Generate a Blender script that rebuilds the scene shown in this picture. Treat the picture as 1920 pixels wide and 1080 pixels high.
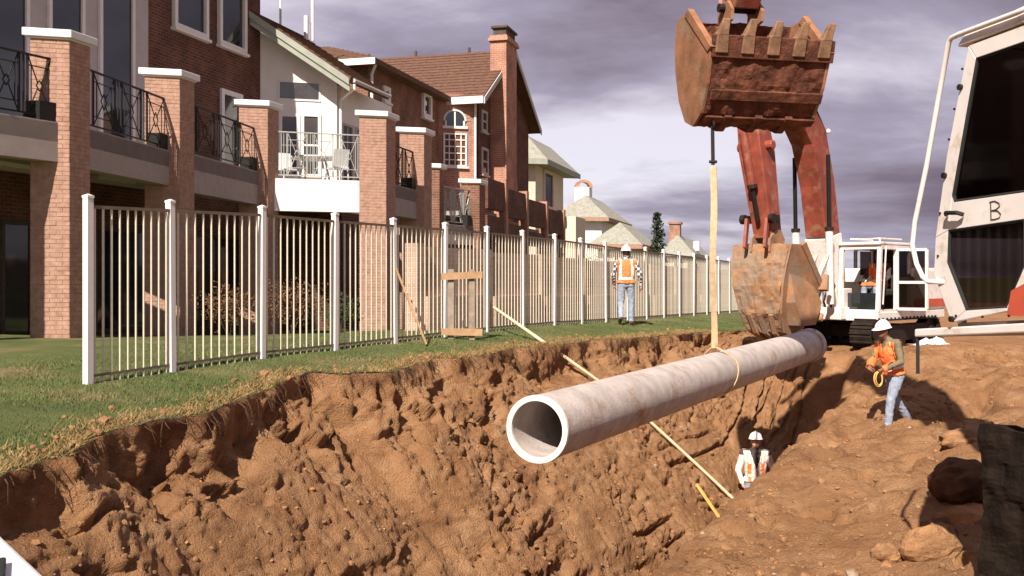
import bpy, math, random
import numpy as np
from mathutils import Vector, Matrix
random.seed(7); RNG = np.random.default_rng(11)
for _o in list(bpy.data.objects): bpy.data.objects.remove(_o)
scene = bpy.context.scene
COL = scene.collection
R = math.radians

# ------------------------------------------------------------------ camera
FPX, CZ, HY = 1870.0, 1.0, 520.0
cam = bpy.data.cameras.new('camera')
cam.sensor_width = 36.0; cam.lens = 36.0*FPX/1920.0
cam.shift_y = -(540-HY)/1920.0
cam.clip_start = 0.05; cam.clip_end = 6000
camo = bpy.data.objects.new('camera', cam); COL.objects.link(camo)
camo.location = (0, 0, CZ); camo.rotation_euler = (R(90), 0, 0)
scene.camera = camo

# ------------------------------------------------------------------ sun + sky
SUN_H = Vector((-0.342, -0.940)).normalized()       # horizontal direction towards the sun (behind, left)
SUN_EL = R(42)
S = Vector((SUN_H.x*math.cos(SUN_EL), SUN_H.y*math.cos(SUN_EL), math.sin(SUN_EL)))
sl = bpy.data.lights.new('sun', 'SUN'); sl.energy = 5.0; sl.angle = R(0.5); sl.color = (1.0, 0.91, 0.80)
so = bpy.data.objects.new('sun', sl); COL.objects.link(so)
so.rotation_euler = S.to_track_quat('Z', 'Y').to_euler(); so.location = (-20, -26, 30)

world = bpy.data.worlds.new('World'); scene.world = world; world.use_nodes = True
wt = world.node_tree; wn = wt.nodes; wl = wt.links
for n in list(wn): wn.remove(n)
def wnode(t, **k):
    n = wn.new(t)
    for a, b in k.items(): setattr(n, a, b)
    return n
w_out = wnode('ShaderNodeOutputWorld'); w_bg = wnode('ShaderNodeBackground'); w_bg.inputs['Strength'].default_value = 0.1
wl.new(w_bg.outputs[0], w_out.inputs[0])
sky = wnode('ShaderNodeTexSky', sky_type='NISHITA'); sky.sun_disc = False
sky.sun_elevation = SUN_EL; sky.sun_rotation = math.atan2(SUN_H.x, SUN_H.y)
sky.air_density = 1.2; sky.dust_density = 0.6
tc = wnode('ShaderNodeTexCoord')
sep = wnode('ShaderNodeSeparateXYZ'); wl.new(tc.outputs['Generated'], sep.inputs[0])
# cloud sheet: direction projected on a high plane, so clouds flatten towards the horizon
zz = wnode('ShaderNodeMath', operation='MAXIMUM'); wl.new(sep.outputs['Z'], zz.inputs[0]); zz.inputs[1].default_value = 0.0
za = wnode('ShaderNodeMath', operation='ADD'); wl.new(zz.outputs[0], za.inputs[0]); za.inputs[1].default_value = 0.22
dx = wnode('ShaderNodeMath', operation='DIVIDE'); wl.new(sep.outputs['X'], dx.inputs[0]); wl.new(za.outputs[0], dx.inputs[1])
dy = wnode('ShaderNodeMath', operation='DIVIDE'); wl.new(sep.outputs['Y'], dy.inputs[0]); wl.new(za.outputs[0], dy.inputs[1])
cmb = wnode('ShaderNodeCombineXYZ'); wl.new(dx.outputs[0], cmb.inputs[0]); wl.new(dy.outputs[0], cmb.inputs[1])
def wnoise(scale, detail, rough, off, dist=0.0):
    mp = wnode('ShaderNodeMapping'); mp.inputs['Location'].default_value = off
    mp.inputs['Rotation'].default_value = (0, 0, R(24)); mp.inputs['Scale'].default_value = (0.62, 1.0, 1.0)
    wl.new(cmb.outputs[0], mp.inputs['Vector'])
    n = wnode('ShaderNodeTexNoise'); n.inputs['Scale'].default_value = scale; n.inputs['Detail'].default_value = detail
    n.inputs['Roughness'].default_value = rough; n.inputs['Distortion'].default_value = dist
    wl.new(mp.outputs[0], n.inputs['Vector']); return n
def wramp(src, stops):
    r = wnode('ShaderNodeValToRGB'); e = r.color_ramp.elements
    e[0].position, e[0].color = stops[0][0], (*stops[0][1], 1); e[1].position, e[1].color = stops[-1][0], (*stops[-1][1], 1)
    for p, c in stops[1:-1]:
        q = e.new(p); q.color = (*c, 1)
    wl.new(src, r.inputs[0]); return r
cl = wnoise(0.75, 10, 0.56, (3.1, 1.45, 0), 0.25)
cr = wramp(cl.outputs[0], [(0.345, (0.80, 0.58, 0.80)), (0.44, (1.32, 1.08, 1.42)), (0.53, (2.35, 2.12, 2.75)), (0.63, (4.9, 4.65, 5.3))])
cov = wnoise(0.45, 6, 0.5, (7.7, 0.3, 0))
cm = wramp(cov.outputs[0], [(0.30, (0.80,)*3), (0.48, (1.0,)*3)])
wmix = wnode('ShaderNodeMixRGB'); wl.new(cm.outputs[0], wmix.inputs[0]); wl.new(sky.outputs[0], wmix.inputs[1]); wl.new(cr.outputs[0], wmix.inputs[2])
wl.new(wmix.outputs[0], w_bg.inputs['Color'])

scene.view_settings.view_transform = 'Standard'; scene.view_settings.look = 'None'
scene.view_settings.gamma = 1.0; scene.view_settings.use_curve_mapping = False
scene.view_settings.exposure = 0.78

# ------------------------------------------------------------------ geometry helpers
def W(px, py, D):
    return Vector(((px-960)/FPX*D, D, CZ+(HY-py)/FPX*D))
def V(*a): return Vector(a)
UP = Vector((0, 0, 1))

class MB:
    """collects shapes in world coordinates; build() links them as ONE mesh object"""
    def __init__(s): s.v = []; s.f = []; s.m = []
    def add(s, vs, fs, m=0):
        b = len(s.v); s.v += [tuple(v) for v in vs]
        for f in fs: s.f.append(tuple(i+b for i in f)); s.m.append(m)
        return s
    def box(s, c, x, y, z, m=0):
        """box by centre and three half-axis vectors"""
        c = Vector(c); x = Vector(x); y = Vector(y); z = Vector(z)
        vs = [c+i*x+j*y+k*z for k in (-1, 1) for j in (-1, 1) for i in (-1, 1)]
        fs = [(0, 2, 3, 1), (4, 5, 7, 6), (0, 1, 5, 4), (2, 6, 7, 3), (0, 4, 6, 2), (1, 3, 7, 5)]
        if x.cross(y).dot(z) < 0: fs = [f[::-1] for f in fs]
        return s.add(vs, fs, m)
    def abox(s, lo, hi, m=0):
        lo = Vector(lo); hi = Vector(hi); c = (lo+hi)/2; h = (hi-lo)/2
        return s.box(c, (h.x, 0, 0), (0, h.y, 0), (0, 0, h.z), m)
    def bar(s, p, q, a, b, m=0, up=None):
        """rectangular bar from p to q, a wide, b high"""
        p = Vector(p); q = Vector(q); d = (q-p)
        u = Vector(up) if up else UP
        if abs(d.normalized().dot(u)) > .98: u = Vector((0.3, 1, 0)).normalized() if up is None else u
        x = d.cross(u).normalized(); z = x.cross(d).normalized()
        return s.box((p+q)/2, x*a/2, d/2, z*b/2, m)
    def prism(s, poly, ext, m=0):
        """poly: list of 3d points (planar), extruded by vector ext"""
        n = len(poly); ext = Vector(ext); P = [Vector(p) for p in poly]; Q = [p+ext for p in P]
        nrm = Vector((0, 0, 0))
        for i in range(n): nrm += P[i].cross(P[(i+1) % n])
        if nrm.dot(ext) > 0: P.reverse(); Q.reverse()
        fs = [tuple(range(n)), tuple(range(2*n-1, n-1, -1))]
        for i in range(n):
            j = (i+1) % n; fs.append((i, i+n, j+n, j))
        return s.add(P+Q, fs, m)
    def tube(s, pts, r, n=8, m=0, caps=True):
        pts = [Vector(p) for p in pts]; k = len(pts)
        rs = r if isinstance(r, (list, tuple)) else [r]*k
        vs = []; fs = []
        prev = None
        for i, p in enumerate(pts):
            d = (pts[min(i+1, k-1)]-pts[max(i-1, 0)]).normalized()
            if prev is None:
                a = d.cross(UP)
                if a.length < .05: a = d.cross(Vector((1, 0, 0)))
            else: a = prev - d*prev.dot(d)
            a.normalize(); prev = a; b = d.cross(a)
            for j in range(n):
                t = 2*math.pi*j/n; vs.append(p+(a*math.cos(t)+b*math.sin(t))*rs[i])
        for i in range(k-1):
            for j in range(n):
                j2 = (j+1) % n; fs.append((i*n+j, i*n+j2, (i+1)*n+j2, (i+1)*n+j))
        if caps: fs += [tuple(range(n-1, -1, -1)), tuple((k-1)*n+j for j in range(n))]
        return s.add(vs, fs, m)
    def disc(s, c, axis, r, th, n=20, m=0):
        a = Vector(axis).normalized(); return s.tube([Vector(c)-a*th/2, Vector(c)+a*th/2], r, n, m)
    def ell(s, c, x, y, z, nu=12, nv=8, m=0):
        c = Vector(c); x = Vector(x); y = Vector(y); z = Vector(z); vs = [c-z]; fs = []
        for i in range(1, nv):
            ph = -math.pi/2+math.pi*i/nv
            for j in range(nu):
                t = 2*math.pi*j/nu; vs.append(c+x*math.cos(t)*math.cos(ph)+y*math.sin(t)*math.cos(ph)+z*math.sin(ph))
        vs.append(c+z); top = len(vs)-1
        for j in range(nu):
            j2 = (j+1) % nu; fs.append((0, 1+j2, 1+j)); fs.append((top, top-nu+j, top-nu+j2))
            for i in range(nv-2): fs.append((1+i*nu+j, 1+i*nu+j2, 1+(i+1)*nu+j2, 1+(i+1)*nu+j))
        return s.add(vs, fs, m)
    def build(s, name, mats, parent=None, smooth=False, loc=None, bevel=0):
        return link_mesh(name, s.v, s.f, mats, parent, smooth, loc, s.m, bevel)

ORG = {}
def org(o): return ORG.get(o.name, Vector((0, 0, 0)))
def box_uv(me):
    """uv in metres: vertical faces u along the wall, v up"""
    nl = len(me.loops)
    if nl == 0: return
    uvl = me.uv_layers.new(name='UVMap')
    co = np.empty(len(me.vertices)*3); me.vertices.foreach_get('co', co); co = co.reshape(-1, 3)
    vi = np.empty(nl, dtype=np.int32); me.loops.foreach_get('vertex_index', vi)
    npoly = len(me.polygons)
    nr = np.empty(npoly*3); me.polygons.foreach_get('normal', nr); nr = nr.reshape(-1, 3)
    lt = np.empty(npoly, dtype=np.int32); me.polygons.foreach_get('loop_total', lt)
    ln = np.repeat(nr, lt, axis=0); p = co[vi]
    flat = np.abs(ln[:, 2]) > .75
    h = np.hypot(ln[:, 0], ln[:, 1])+1e-9
    tx, ty = -ln[:, 1]/h, ln[:, 0]/h
    u = np.where(flat, p[:, 0], p[:, 0]*tx+p[:, 1]*ty); v = np.where(flat, p[:, 1], p[:, 2])
    uvl.data.foreach_set('uv', np.stack([u, v], 1).ravel().astype(np.float32))
def link_mesh(name, vs, fs, mats, parent=None, smooth=False, loc=None, mi=None, bevel=0):
    o0 = org(parent) if parent is not None else (Vector(loc) if loc is not None else Vector((0, 0, 0)))
    me = bpy.data.meshes.new(name)
    me.from_pydata([(x-o0.x, y-o0.y, z-o0.z) for x, y, z in vs], [], fs)
    if not isinstance(mats, (list, tuple)): mats = [mats]
    for m in mats: me.materials.append(m)
    if mi is not None and len(mats) > 1: me.polygons.foreach_set('material_index', mi)
    box_uv(me)
    if smooth: me.polygons.foreach_set('use_smooth', [True]*len(me.polygons))
    me.update()
    o = bpy.data.objects.new(name, me); COL.objects.link(o)
    ORG[o.name] = o0
    if parent is not None: o.parent = parent
    else: o.location = o0
    if bevel:
        b = o.modifiers.new('bevel', 'BEVEL'); b.width = bevel; b.segments = 2; b.limit_method = 'ANGLE'; b.angle_limit = R(40)
    return o
def fast_mesh(name, co, quads, mats, mi=None, smooth=True, tri=False):
    """big meshes straight from numpy"""
    k = 3 if tri else 4
    me = bpy.data.meshes.new(name)
    me.vertices.add(len(co)); me.vertices.foreach_set('co', np.asarray(co, dtype=np.float32).ravel())
    nq = len(quads); me.loops.add(nq*k); me.loops.foreach_set('vertex_index', np.asarray(quads, dtype=np.int32).ravel())
    me.polygons.add(nq); me.polygons.foreach_set('loop_start', np.arange(0, nq*k, k, dtype=np.int32))
    try: me.polygons.foreach_set('loop_total', np.full(nq, k, dtype=np.int32))
    except Exception: pass
    for m in (mats if isinstance(mats, (list, tuple)) else [mats]): me.materials.append(m)
    if mi is not None: me.polygons.foreach_set('material_index', np.asarray(mi, dtype=np.int32))
    me.polygons.foreach_set('use_smooth', np.full(nq, smooth))
    me.update(calc_edges=True); me.validate()
    o = bpy.data.objects.new(name, me); COL.objects.link(o); return o
def tag(o, label=None, cat=None, group=None, kind=None):
    if label: o['label'] = label
    if cat: o['category'] = cat
    if group: o['group'] = group
    if kind: o['kind'] = kind
    return o
def thing(name, label, cat, loc, group=None):
    o = bpy.data.objects.new(name, None); COL.objects.link(o); o.location = loc
    o.empty_display_size = .2; ORG[o.name] = Vector(loc)
    return tag(o, label, cat, group)
def inst(src, parent, offset):
    """copy of a part (shares mesh) moved by an offset"""
    o = src.copy(); COL.objects.link(o); o.parent = parent; o.location = Vector(src.location)+Vector(offset)
    ORG[o.name] = org(parent); return o

# ------------------------------------------------------------------ materials
def mat(name, col, rough=.7, metal=0., var=.25, vscale=6., bump=0., bscale=40., spec=.3, col2=None, patch=None, coords='Object', detail=6):
    m = bpy.data.materials.new(name); m.use_nodes = True; t = m.node_tree; n = t.nodes; l = t.links
    b = n['Principled BSDF']; b.inputs['Roughness'].default_value = rough; b.inputs['Metallic'].default_value = metal
    b.inputs['Specular IOR Level'].default_value = spec
    tcn = n.new('ShaderNodeTexCoord')
    no = n.new('ShaderNodeTexNoise'); no.inputs['Scale'].default_value = vscale; no.inputs['Detail'].default_value = detail; no.inputs['Roughness'].default_value = .62
    l.new(tcn.outputs[coords], no.inputs['Vector'])
    rp = n.new('ShaderNodeValToRGB'); e = rp.color_ramp.elements
    c2 = col2 if col2 else tuple(c*(1-var) for c in col)
    e[0].position = .34; e[1].position = .66; e[0].color = (*c2, 1); e[1].color = (*(tuple(min(1, c*(1+var*.35)) for c in col)), 1)
    l.new(no.outputs[0], rp.inputs[0]); last = rp.outputs[0]
    if patch:                                       # (colour, scale, lo, hi) dirt or wear with a shape of its own
        pc, ps, lo, hi = patch
        pn = n.new('ShaderNodeTexNoise'); pn.inputs['Scale'].default_value = ps; pn.inputs['Detail'].default_value = 8; pn.inputs['Roughness'].default_value = .65
        l.new(tcn.outputs[coords], pn.inputs['Vector'])
        pr = n.new('ShaderNodeMapRange'); pr.inputs[1].default_value = lo; pr.inputs[2].default_value = hi; l.new(pn.outputs[0], pr.inputs[0])
        mx = n.new('ShaderNodeMixRGB'); mx.inputs[2].default_value = (*pc, 1); l.new(pr.outputs[0], mx.inputs[0]); l.new(last, mx.inputs[1]); last = mx.outputs[0]
    l.new(last, b.inputs['Base Color'])
    if bump:
        bn = n.new('ShaderNodeTexNoise'); bn.inputs['Scale'].default_value = bscale; bn.inputs['Detail'].default_value = 8; bn.inputs['Roughness'].default_value = .65
        l.new(tcn.outputs[coords], bn.inputs['Vector'])
        bp = n.new('ShaderNodeBump'); bp.inputs['Strength'].default_value = 1.0; bp.inputs['Distance'].default_value = bump
        l.new(bn.outputs[0], bp.inputs['Height']); l.new(bp.outputs[0], b.inputs['Normal'])
    return m
def brick_mat(name, c1, c2, mortar, bw=.215, rh=.075, ms=.011):
    m = bpy.data.materials.new(name); m.use_nodes = True; t = m.node_tree; n = t.nodes; l = t.links
    b = n['Principled BSDF']; b.inputs['Roughness'].default_value = .9; b.inputs['Specular IOR Level'].default_value = .15
    tcn = n.new('ShaderNodeTexCoord'); br = n.new('ShaderNodeTexBrick')
    br.inputs['Scale'].default_value = 1; br.inputs['Brick Width'].default_value = bw; br.inputs['Row Height'].default_value = rh
    br.inputs['Mortar Size'].default_value = ms; br.inputs['Mortar Smooth'].default_value = .2; br.inputs['Bias'].default_value = -.1
    br.inputs['Color1'].default_value = (*c1, 1); br.inputs['Color2'].default_value = (*c2, 1); br.inputs['Mortar'].default_value = (*mortar, 1)
    l.new(tcn.outputs['UV'], br.inputs['Vector'])
    no = n.new('ShaderNodeTexNoise'); no.inputs['Scale'].default_value = 1.7; no.inputs['Detail'].default_value = 8; l.new(tcn.outputs['Object'], no.inputs['Vector'])
    rp = n.new('ShaderNodeMapRange'); rp.inputs[1].default_value = .3; rp.inputs[2].default_value = .7; rp.inputs[3].default_value = .68; rp.inputs[4].default_value = 1.18
    l.new(no.outputs[0], rp.inputs[0])
    mx = n.new('ShaderNodeMixRGB'); mx.blend_type = 'MULTIPLY'; mx.inputs[0].default_value = 1
    l.new(br.outputs['Color'], mx.inputs[1]); l.new(rp.outputs[0], mx.inputs[2]); l.new(mx.outputs[0], b.inputs['Base Color'])
    iv = n.new('ShaderNodeMath'); iv.operation = 'SUBTRACT'; iv.inputs[0].default_value = 1; l.new(br.outputs['Fac'], iv.inputs[1])
    bp = n.new('ShaderNodeBump'); bp.inputs['Distance'].default_value = .008; l.new(iv.outputs[0], bp.inputs['Height']); l.new(bp.outputs[0], b.inputs['Normal'])
    return m
def glass_mat(name, col, rough=.06):
    m = mat(name, col, rough, 0, .35, 2.5, spec=.9)
    return m
M = {}
M['soil'] = mat('soil', (.385, .207, .102), .96, var=.3, vscale=1.1, bump=.06, bscale=42, spec=.1, col2=(.28, .138, .063), patch=((.45, .265, .142), 2.7, .50, .72), detail=12)
def damp(m):                                             # damp darker clay streaks running along the dig
    t = m.node_tree; n = t.nodes; l = t.links; b = n['Principled BSDF']; src = b.inputs['Base Color'].links[0].from_socket
    tcn = n.new('ShaderNodeTexCoord'); mp = n.new('ShaderNodeMapping'); mp.inputs['Rotation'].default_value = (0, 0, R(25.7)); mp.inputs['Scale'].default_value = (2.6, .55, 2.2)
    l.new(tcn.outputs['Object'], mp.inputs[0]); no = n.new('ShaderNodeTexNoise'); no.inputs['Scale'].default_value = 1.0; no.inputs['Detail'].default_value = 9; no.inputs['Roughness'].default_value = .6; l.new(mp.outputs[0], no.inputs['Vector'])
    mr = n.new('ShaderNodeMapRange'); mr.inputs[1].default_value = .52; mr.inputs[2].default_value = .70; mr.inputs[4].default_value = .75; l.new(no.outputs[0], mr.inputs[0])
    mx = n.new('ShaderNodeMixRGB'); mx.inputs[2].default_value = (.19, .092, .045, 1); l.new(mr.outputs[0], mx.inputs[0]); l.new(src, mx.inputs[1]); l.new(mx.outputs[0], b.inputs['Base Color'])
damp(M['soil'])
M['clod'] = mat('clod', (.36, .192, .095), .97, var=.45, vscale=5, bump=.02, bscale=45, spec=.1)
M['dark_brown'] = mat('dark_brown', (.13, .062, .032), .95, var=.5, vscale=4, bump=.03, bscale=18, spec=.15)
M['lawn'] = mat('lawn', (.130, .142, .055), .95, var=.3, vscale=.9, bump=.03, bscale=60, spec=.08, col2=(.085, .105, .038), patch=((.25, .19, .10), .8, .51, .74), detail=10)
M['grass'] = mat('grass', (.125, .148, .052), .8, var=.4, vscale=1.2, spec=.1, col2=(.08, .11, .036), patch=((.27, .21, .11), .8, .50, .72))
M['dry_grass'] = mat('dry_grass', (.34, .23, .10), .9, var=.4, vscale=5, spec=.1)
M['field'] = mat('field', (.13, .12, .06), .95, var=.35, vscale=.05, spec=.05)
M['concrete_pipe'] = mat('concrete_pipe', (.50, .435, .40), .88, var=.24, vscale=5, bump=.009, bscale=38, spec=.2, patch=((.34, .22, .135), 2.3, .55, .70), detail=12)
M['stone'] = mat('stone', (.36, .26, .18), .9, var=.4, vscale=9)
M['root'] = mat('root', (.10, .055, .03), .95, var=.4, vscale=9)
M['pipe_rim'] = mat('pipe_rim', (.78, .72, .62), .8, var=.1, vscale=8, bump=.003, bscale=90)
M['strap'] = mat('strap', (.60, .44, .27), .9, var=.2, vscale=14, bump=.002, bscale=300)
M['chain'] = mat('chain', (.035, .028, .025), .6, .5, var=.4, vscale=30)
M['white_paint'] = mat('white_paint', (.80, .76, .72), .5, var=.08, vscale=3, patch=((.62, .52, .42), 4, .62, .8))
M['tan_metal'] = mat('tan_metal', (.74, .66, .53), .55, var=.15, vscale=8)
M['rail_metal'] = mat('rail_metal', (.20, .155, .11), .6, var=.2, vscale=8)
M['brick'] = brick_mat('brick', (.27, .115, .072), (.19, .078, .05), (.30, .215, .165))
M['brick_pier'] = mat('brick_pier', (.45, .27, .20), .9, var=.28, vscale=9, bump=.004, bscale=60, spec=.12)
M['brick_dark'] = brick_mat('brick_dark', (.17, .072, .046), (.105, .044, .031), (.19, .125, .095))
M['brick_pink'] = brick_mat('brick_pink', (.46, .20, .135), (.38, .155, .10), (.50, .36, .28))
M['brick_tan'] = brick_mat('brick_tan', (.50, .33, .24), (.42, .27, .19), (.52, .42, .34), .3, .1, .012)
M['mortar'] = mat('mortar', (.40, .265, .195), .95, var=.2, vscale=20)
M['stucco'] = mat('stucco', (.40, .33, .30), .95, var=.1, vscale=4, bump=.004, bscale=150, spec=.1)
M['stucco_white'] = mat('stucco_white', (.84, .80, .75), .92, var=.06, vscale=2, bump=.003, bscale=150, spec=.1)
M['stucco_cream'] = mat('stucco_cream', (.68, .58, .46), .95, var=.1, vscale=2, bump=.003, bscale=120, spec=.1)
M['trim'] = mat('trim', (.80, .77, .74), .6, var=.06, vscale=4)
M['trim_grey'] = mat('trim_grey', (.50, .46, .44), .6, var=.1, vscale=4)
M['fascia_green'] = mat('fascia_green', (.34, .36, .30), .7, var=.15, vscale=3)
M['shingle'] = mat('shingle', (.17, .10, .068), .95, var=.45, vscale=9, bump=.01, bscale=50, spec=.1)
M['shingle_red'] = mat('shingle_red', (.155, .085, .060), .95, var=.35, vscale=7, bump=.01, bscale=50, spec=.1)
M['shingle_grey'] = mat('shingle_grey', (.34, .33, .28), .95, var=.25, vscale=4, bump=.02, bscale=30, spec=.1)
M['glass_dark'] = glass_mat('glass_dark', (.022, .026, .028))
M['glass_mid'] = glass_mat('glass_mid', (.06, .05, .045), .1)
M['iron'] = mat('iron', (.022, .020, .018), .55, .3, var=.3, vscale=20)
M['iron_pale'] = mat('iron_pale', (.42, .43, .40), .5, .2, var=.15, vscale=10)
M['lumber'] = mat('lumber', (.47, .29, .16), .85, var=.25, vscale=7, bump=.003, bscale=60)
M['lumber_grey'] = mat('lumber_grey', (.34, .27, .21), .9, var=.3, vscale=7, bump=.003, bscale=60)
M['stake_pale'] = mat('stake_pale', (.74, .58, .38), .8, var=.15, vscale=5)
M['stake_yellow'] = mat('stake_yellow', (.70, .43, .12), .75, var=.15, vscale=6)
M['mach_white'] = mat('mach_white', (.74, .68, .64), .45, var=.1, vscale=3, spec=.4, patch=((.44, .31, .21), 4.5, .55, .74))
M['mach_orange'] = mat('mach_orange', (.26, .06, .036), .5, var=.4, vscale=2.6, spec=.4, bump=.002, bscale=70, patch=((.34, .17, .10), 3.4, .52, .74))
M['mach_red'] = mat('mach_red', (.50, .09, .05), .5, var=.2, vscale=3, spec=.4)
M['bucket_lit'] = mat('bucket_lit', (.33, .15, .078), .82, .1, var=.4, vscale=2.8, bump=.006, bscale=35, patch=((.30, .20, .13), 2.6, .5, .68))  # lighter bucket tone: sunlight on the side plates put into the colour
M['bucket_rust_shade'] = mat('bucket_rust_shade', (.15, .052, .030), .9, .0, var=.6, vscale=5, bump=.03, bscale=14, patch=((.30, .13, .07), 3.3, .56, .74))  # rust and mud, darkened in the colour for the shaded shell
M['bucket_mud'] = mat('bucket_mud', (.36, .19, .10), .92, .0, var=.35, vscale=3, bump=.012, bscale=22, patch=((.26, .185, .13), 1.4, .48, .60))
M['tooth'] = mat('tooth', (.30, .17, .10), .7, .3, var=.4, vscale=9, bump=.004, bscale=40)
M['tooth_pale'] = mat('tooth_pale', (.70, .60, .50), .5, .2, var=.3, vscale=9)
M['steel_dark'] = mat('steel_dark', (.030, .022, .018), .6, .3, var=.5, vscale=8, bump=.004, bscale=40)
M['track'] = mat('track', (.028, .019, .013), .9, .1, var=.5, vscale=9, bump=.01, bscale=30)
M['shade_black'] = mat('shade_black', (.022, .015, .011), .95, var=.5, vscale=6, bump=.02, bscale=14, spec=.1)  # near-black that puts the track end's shade into the colour
M['rod'] = mat('rod', (.035, .03, .028), .3, .6, var=.2, vscale=10)
M['rubber'] = mat('rubber', (.02, .02, .02), .8, var=.3, vscale=10)
M['interior'] = mat('interior', (.10, .075, .06), .9, var=.3, vscale=5)
M['cab_trim'] = mat('cab_trim', (.34, .26, .22), .9, var=.25, vscale=4)
M['seat'] = mat('seat', (.05, .045, .04), .9, var=.3, vscale=5)
M['plastic_white'] = mat('plastic_white', (.66, .66, .66), .4, var=.06, vscale=5)
M['litter'] = mat('litter', (.70, .74, .80), .35, var=.15, vscale=5, spec=.5)
M['ink'] = mat('ink', (.05, .03, .025), .8, var=.1)
M['skin'] = mat('skin', (.52, .29, .20), .6, var=.15, vscale=14)
M['skin_dark'] = mat('skin_dark', (.23, .10, .065), .6, var=.15, vscale=14)
M['vest'] = mat('vest', (.80, .205, .06), .7, var=.15, vscale=12, bump=.004, bscale=30)
M['vest_pale'] = mat('vest_pale', (.74, .62, .55), .75, var=.12, vscale=12, bump=.004, bscale=30)
M['reflect'] = mat('reflect', (.88, .82, .72), .4, var=.06, vscale=12)
M['jeans'] = mat('jeans', (.30, .35, .43), .9, var=.22, vscale=10, bump=.004, bscale=28)
M['jeans_grey'] = mat('jeans_grey', (.28, .32, .41), .9, var=.25, vscale=10, bump=.005, bscale=26)
M['shirt_olive'] = mat('shirt_olive', (.20, .165, .105), .9, var=.2, vscale=12, bump=.004, bscale=28)
M['shirt_dark'] = mat('shirt_dark', (.07, .055, .05), .9, var=.3, vscale=12)
M['boot'] = mat('boot', (.10, .055, .03), .8, var=.3, vscale=12)
M['hat'] = mat('hat', (.84, .82, .80), .35, var=.04, vscale=6, spec=.5)
M['hair'] = mat('hair', (.03, .018, .012), .8, var=.3, vscale=30)
M['leaf'] = mat('leaf', (.055, .08, .03), .7, var=.4, vscale=3, spec=.2)
M['leaf_dark'] = mat('leaf_dark', (.03, .045, .022), .7, var=.4, vscale=3, spec=.2)
M['leaf_red'] = mat('leaf_red', (.15, .075, .04), .75, var=.4, vscale=5, spec=.2)
M['bark'] = mat('bark', (.10, .065, .045), .95, var=.4, vscale=12)
def plaid():
    m = bpy.data.materials.new('plaid'); m.use_nodes = True; t = m.node_tree; n = t.nodes; l = t.links
    b = n['Principled BSDF']; b.inputs['Roughness'].default_value = .9
    tcn = n.new('ShaderNodeTexCoord'); ck = n.new('ShaderNodeTexChecker'); ck.inputs['Scale'].default_value = 17
    ck.inputs['Color1'].default_value = (.62, .58, .58, 1); ck.inputs['Color2'].default_value = (.05, .05, .075, 1)
    l.new(tcn.outputs['Object'], ck.inputs['Vector']); l.new(ck.outputs[0], b.inputs['Base Color']); return m
M['plaid'] = plaid()

# ------------------------------------------------------------------ numpy noise
_T = RNG.random((256, 256))
def vnoise(x, y, seed=0):
    x = np.asarray(x)+seed*17.31; y = np.asarray(y)+seed*9.77
    xi = np.floor(x).astype(int); yi = np.floor(y).astype(int); fx = x-xi; fy = y-yi
    fx = fx*fx*fx*(fx*(fx*6-15)+10); fy = fy*fy*fy*(fy*(fy*6-15)+10)
    g = lambda a, b: _T[a & 255, b & 255]
    return (g(xi, yi)*(1-fx)+g(xi+1, yi)*fx)*(1-fy)+(g(xi, yi+1)*(1-fx)+g(xi+1, yi+1)*fx)*fy
def fbm(x, y, o=5, seed=0, gain=.5):
    a = 1.; s = 0.; tot = 0.
    for i in range(o):
        s = s+a*vnoise(x, y, seed+i*3); tot += a; a *= gain; x = x*2.03; y = y*2.03
    return s/tot*2-1
def ridged(x, y, o=4, seed=0):
    a = 1.; s = 0.; tot = 0.
    for i in range(o):
        s = s+a*(1-np.abs(vnoise(x, y, seed+i*5)*2-1)); tot += a; a *= .5; x = x*2.1; y = y*2.1
    return s/tot
def worley(x, y, seed=0):
    x = np.asarray(x); y = np.asarray(y); xi = np.floor(x).astype(int); yi = np.floor(y).astype(int)
    d1 = np.full(x.shape, 9.); d2 = np.full(x.shape, 9.)
    for i in (-1, 0, 1):
        for j in (-1, 0, 1):
            a = xi+i; b = yi+j
            jx = a+_T[(a+seed*31) & 255, b & 255]; jy = b+_T[(a+97) & 255, (b+seed*13+51) & 255]
            d = np.hypot(x-jx, y-jy); n1 = np.minimum(d1, d); d2 = np.minimum(np.maximum(d1, d), d2); d1 = n1
    return d1, d2
def sstep(a, b, x):
    t = np.clip((x-a)/(b-a), 0, 1); return t*t*(3-2*t)
# ================================================================== GROUND
P0 = np.array([-4.11, 9.67]); DV = np.array([.434, .901]); NV = np.array([.901, -.434])   # fence line: s along it, t towards the trench
def st2xy(s, t): return P0[0]+DV[0]*s+NV[0]*t, P0[1]+DV[1]*s+NV[1]*t
def xy2st(x, y): return (x-P0[0])*DV[0]+(y-P0[1])*DV[1], (x-P0[0])*NV[0]+(y-P0[1])*NV[1]
def lawn_z(s, t):
    b = np.interp(s, [-14, -5, 0, 2.5, 4, 8.4, 11.3, 14.3, 18.9, 30, 60], [-.1, -.06, -.03, .03, .03, .055, .04, -.015, -.085, -.25, -.4])
    down = -.11*np.clip(t, 0, 6)
    back = -.055*np.clip(-t, 0, 8)*np.clip((s-4)/7, 0, 1)+.012*np.clip(-t, 0, 8)*np.clip((4-s)/4, 0, 1)
    return b+down+back
_edge_px = [(-260, 1010), (-100, 925), (0, 884), (60, 868), (130, 852), (170, 820), (215, 806), (300, 788), (380, 776), (440, 752), (500, 730), (560, 708), (590, 700), (640, 704), (720, 697),
            (770, 684), (820, 672), (900, 668), (960, 655), (1040, 646), (1130, 637), (1220, 632), (1300, 626), (1390, 619), (1450, 610)]
_es = []; _et = []
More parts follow.
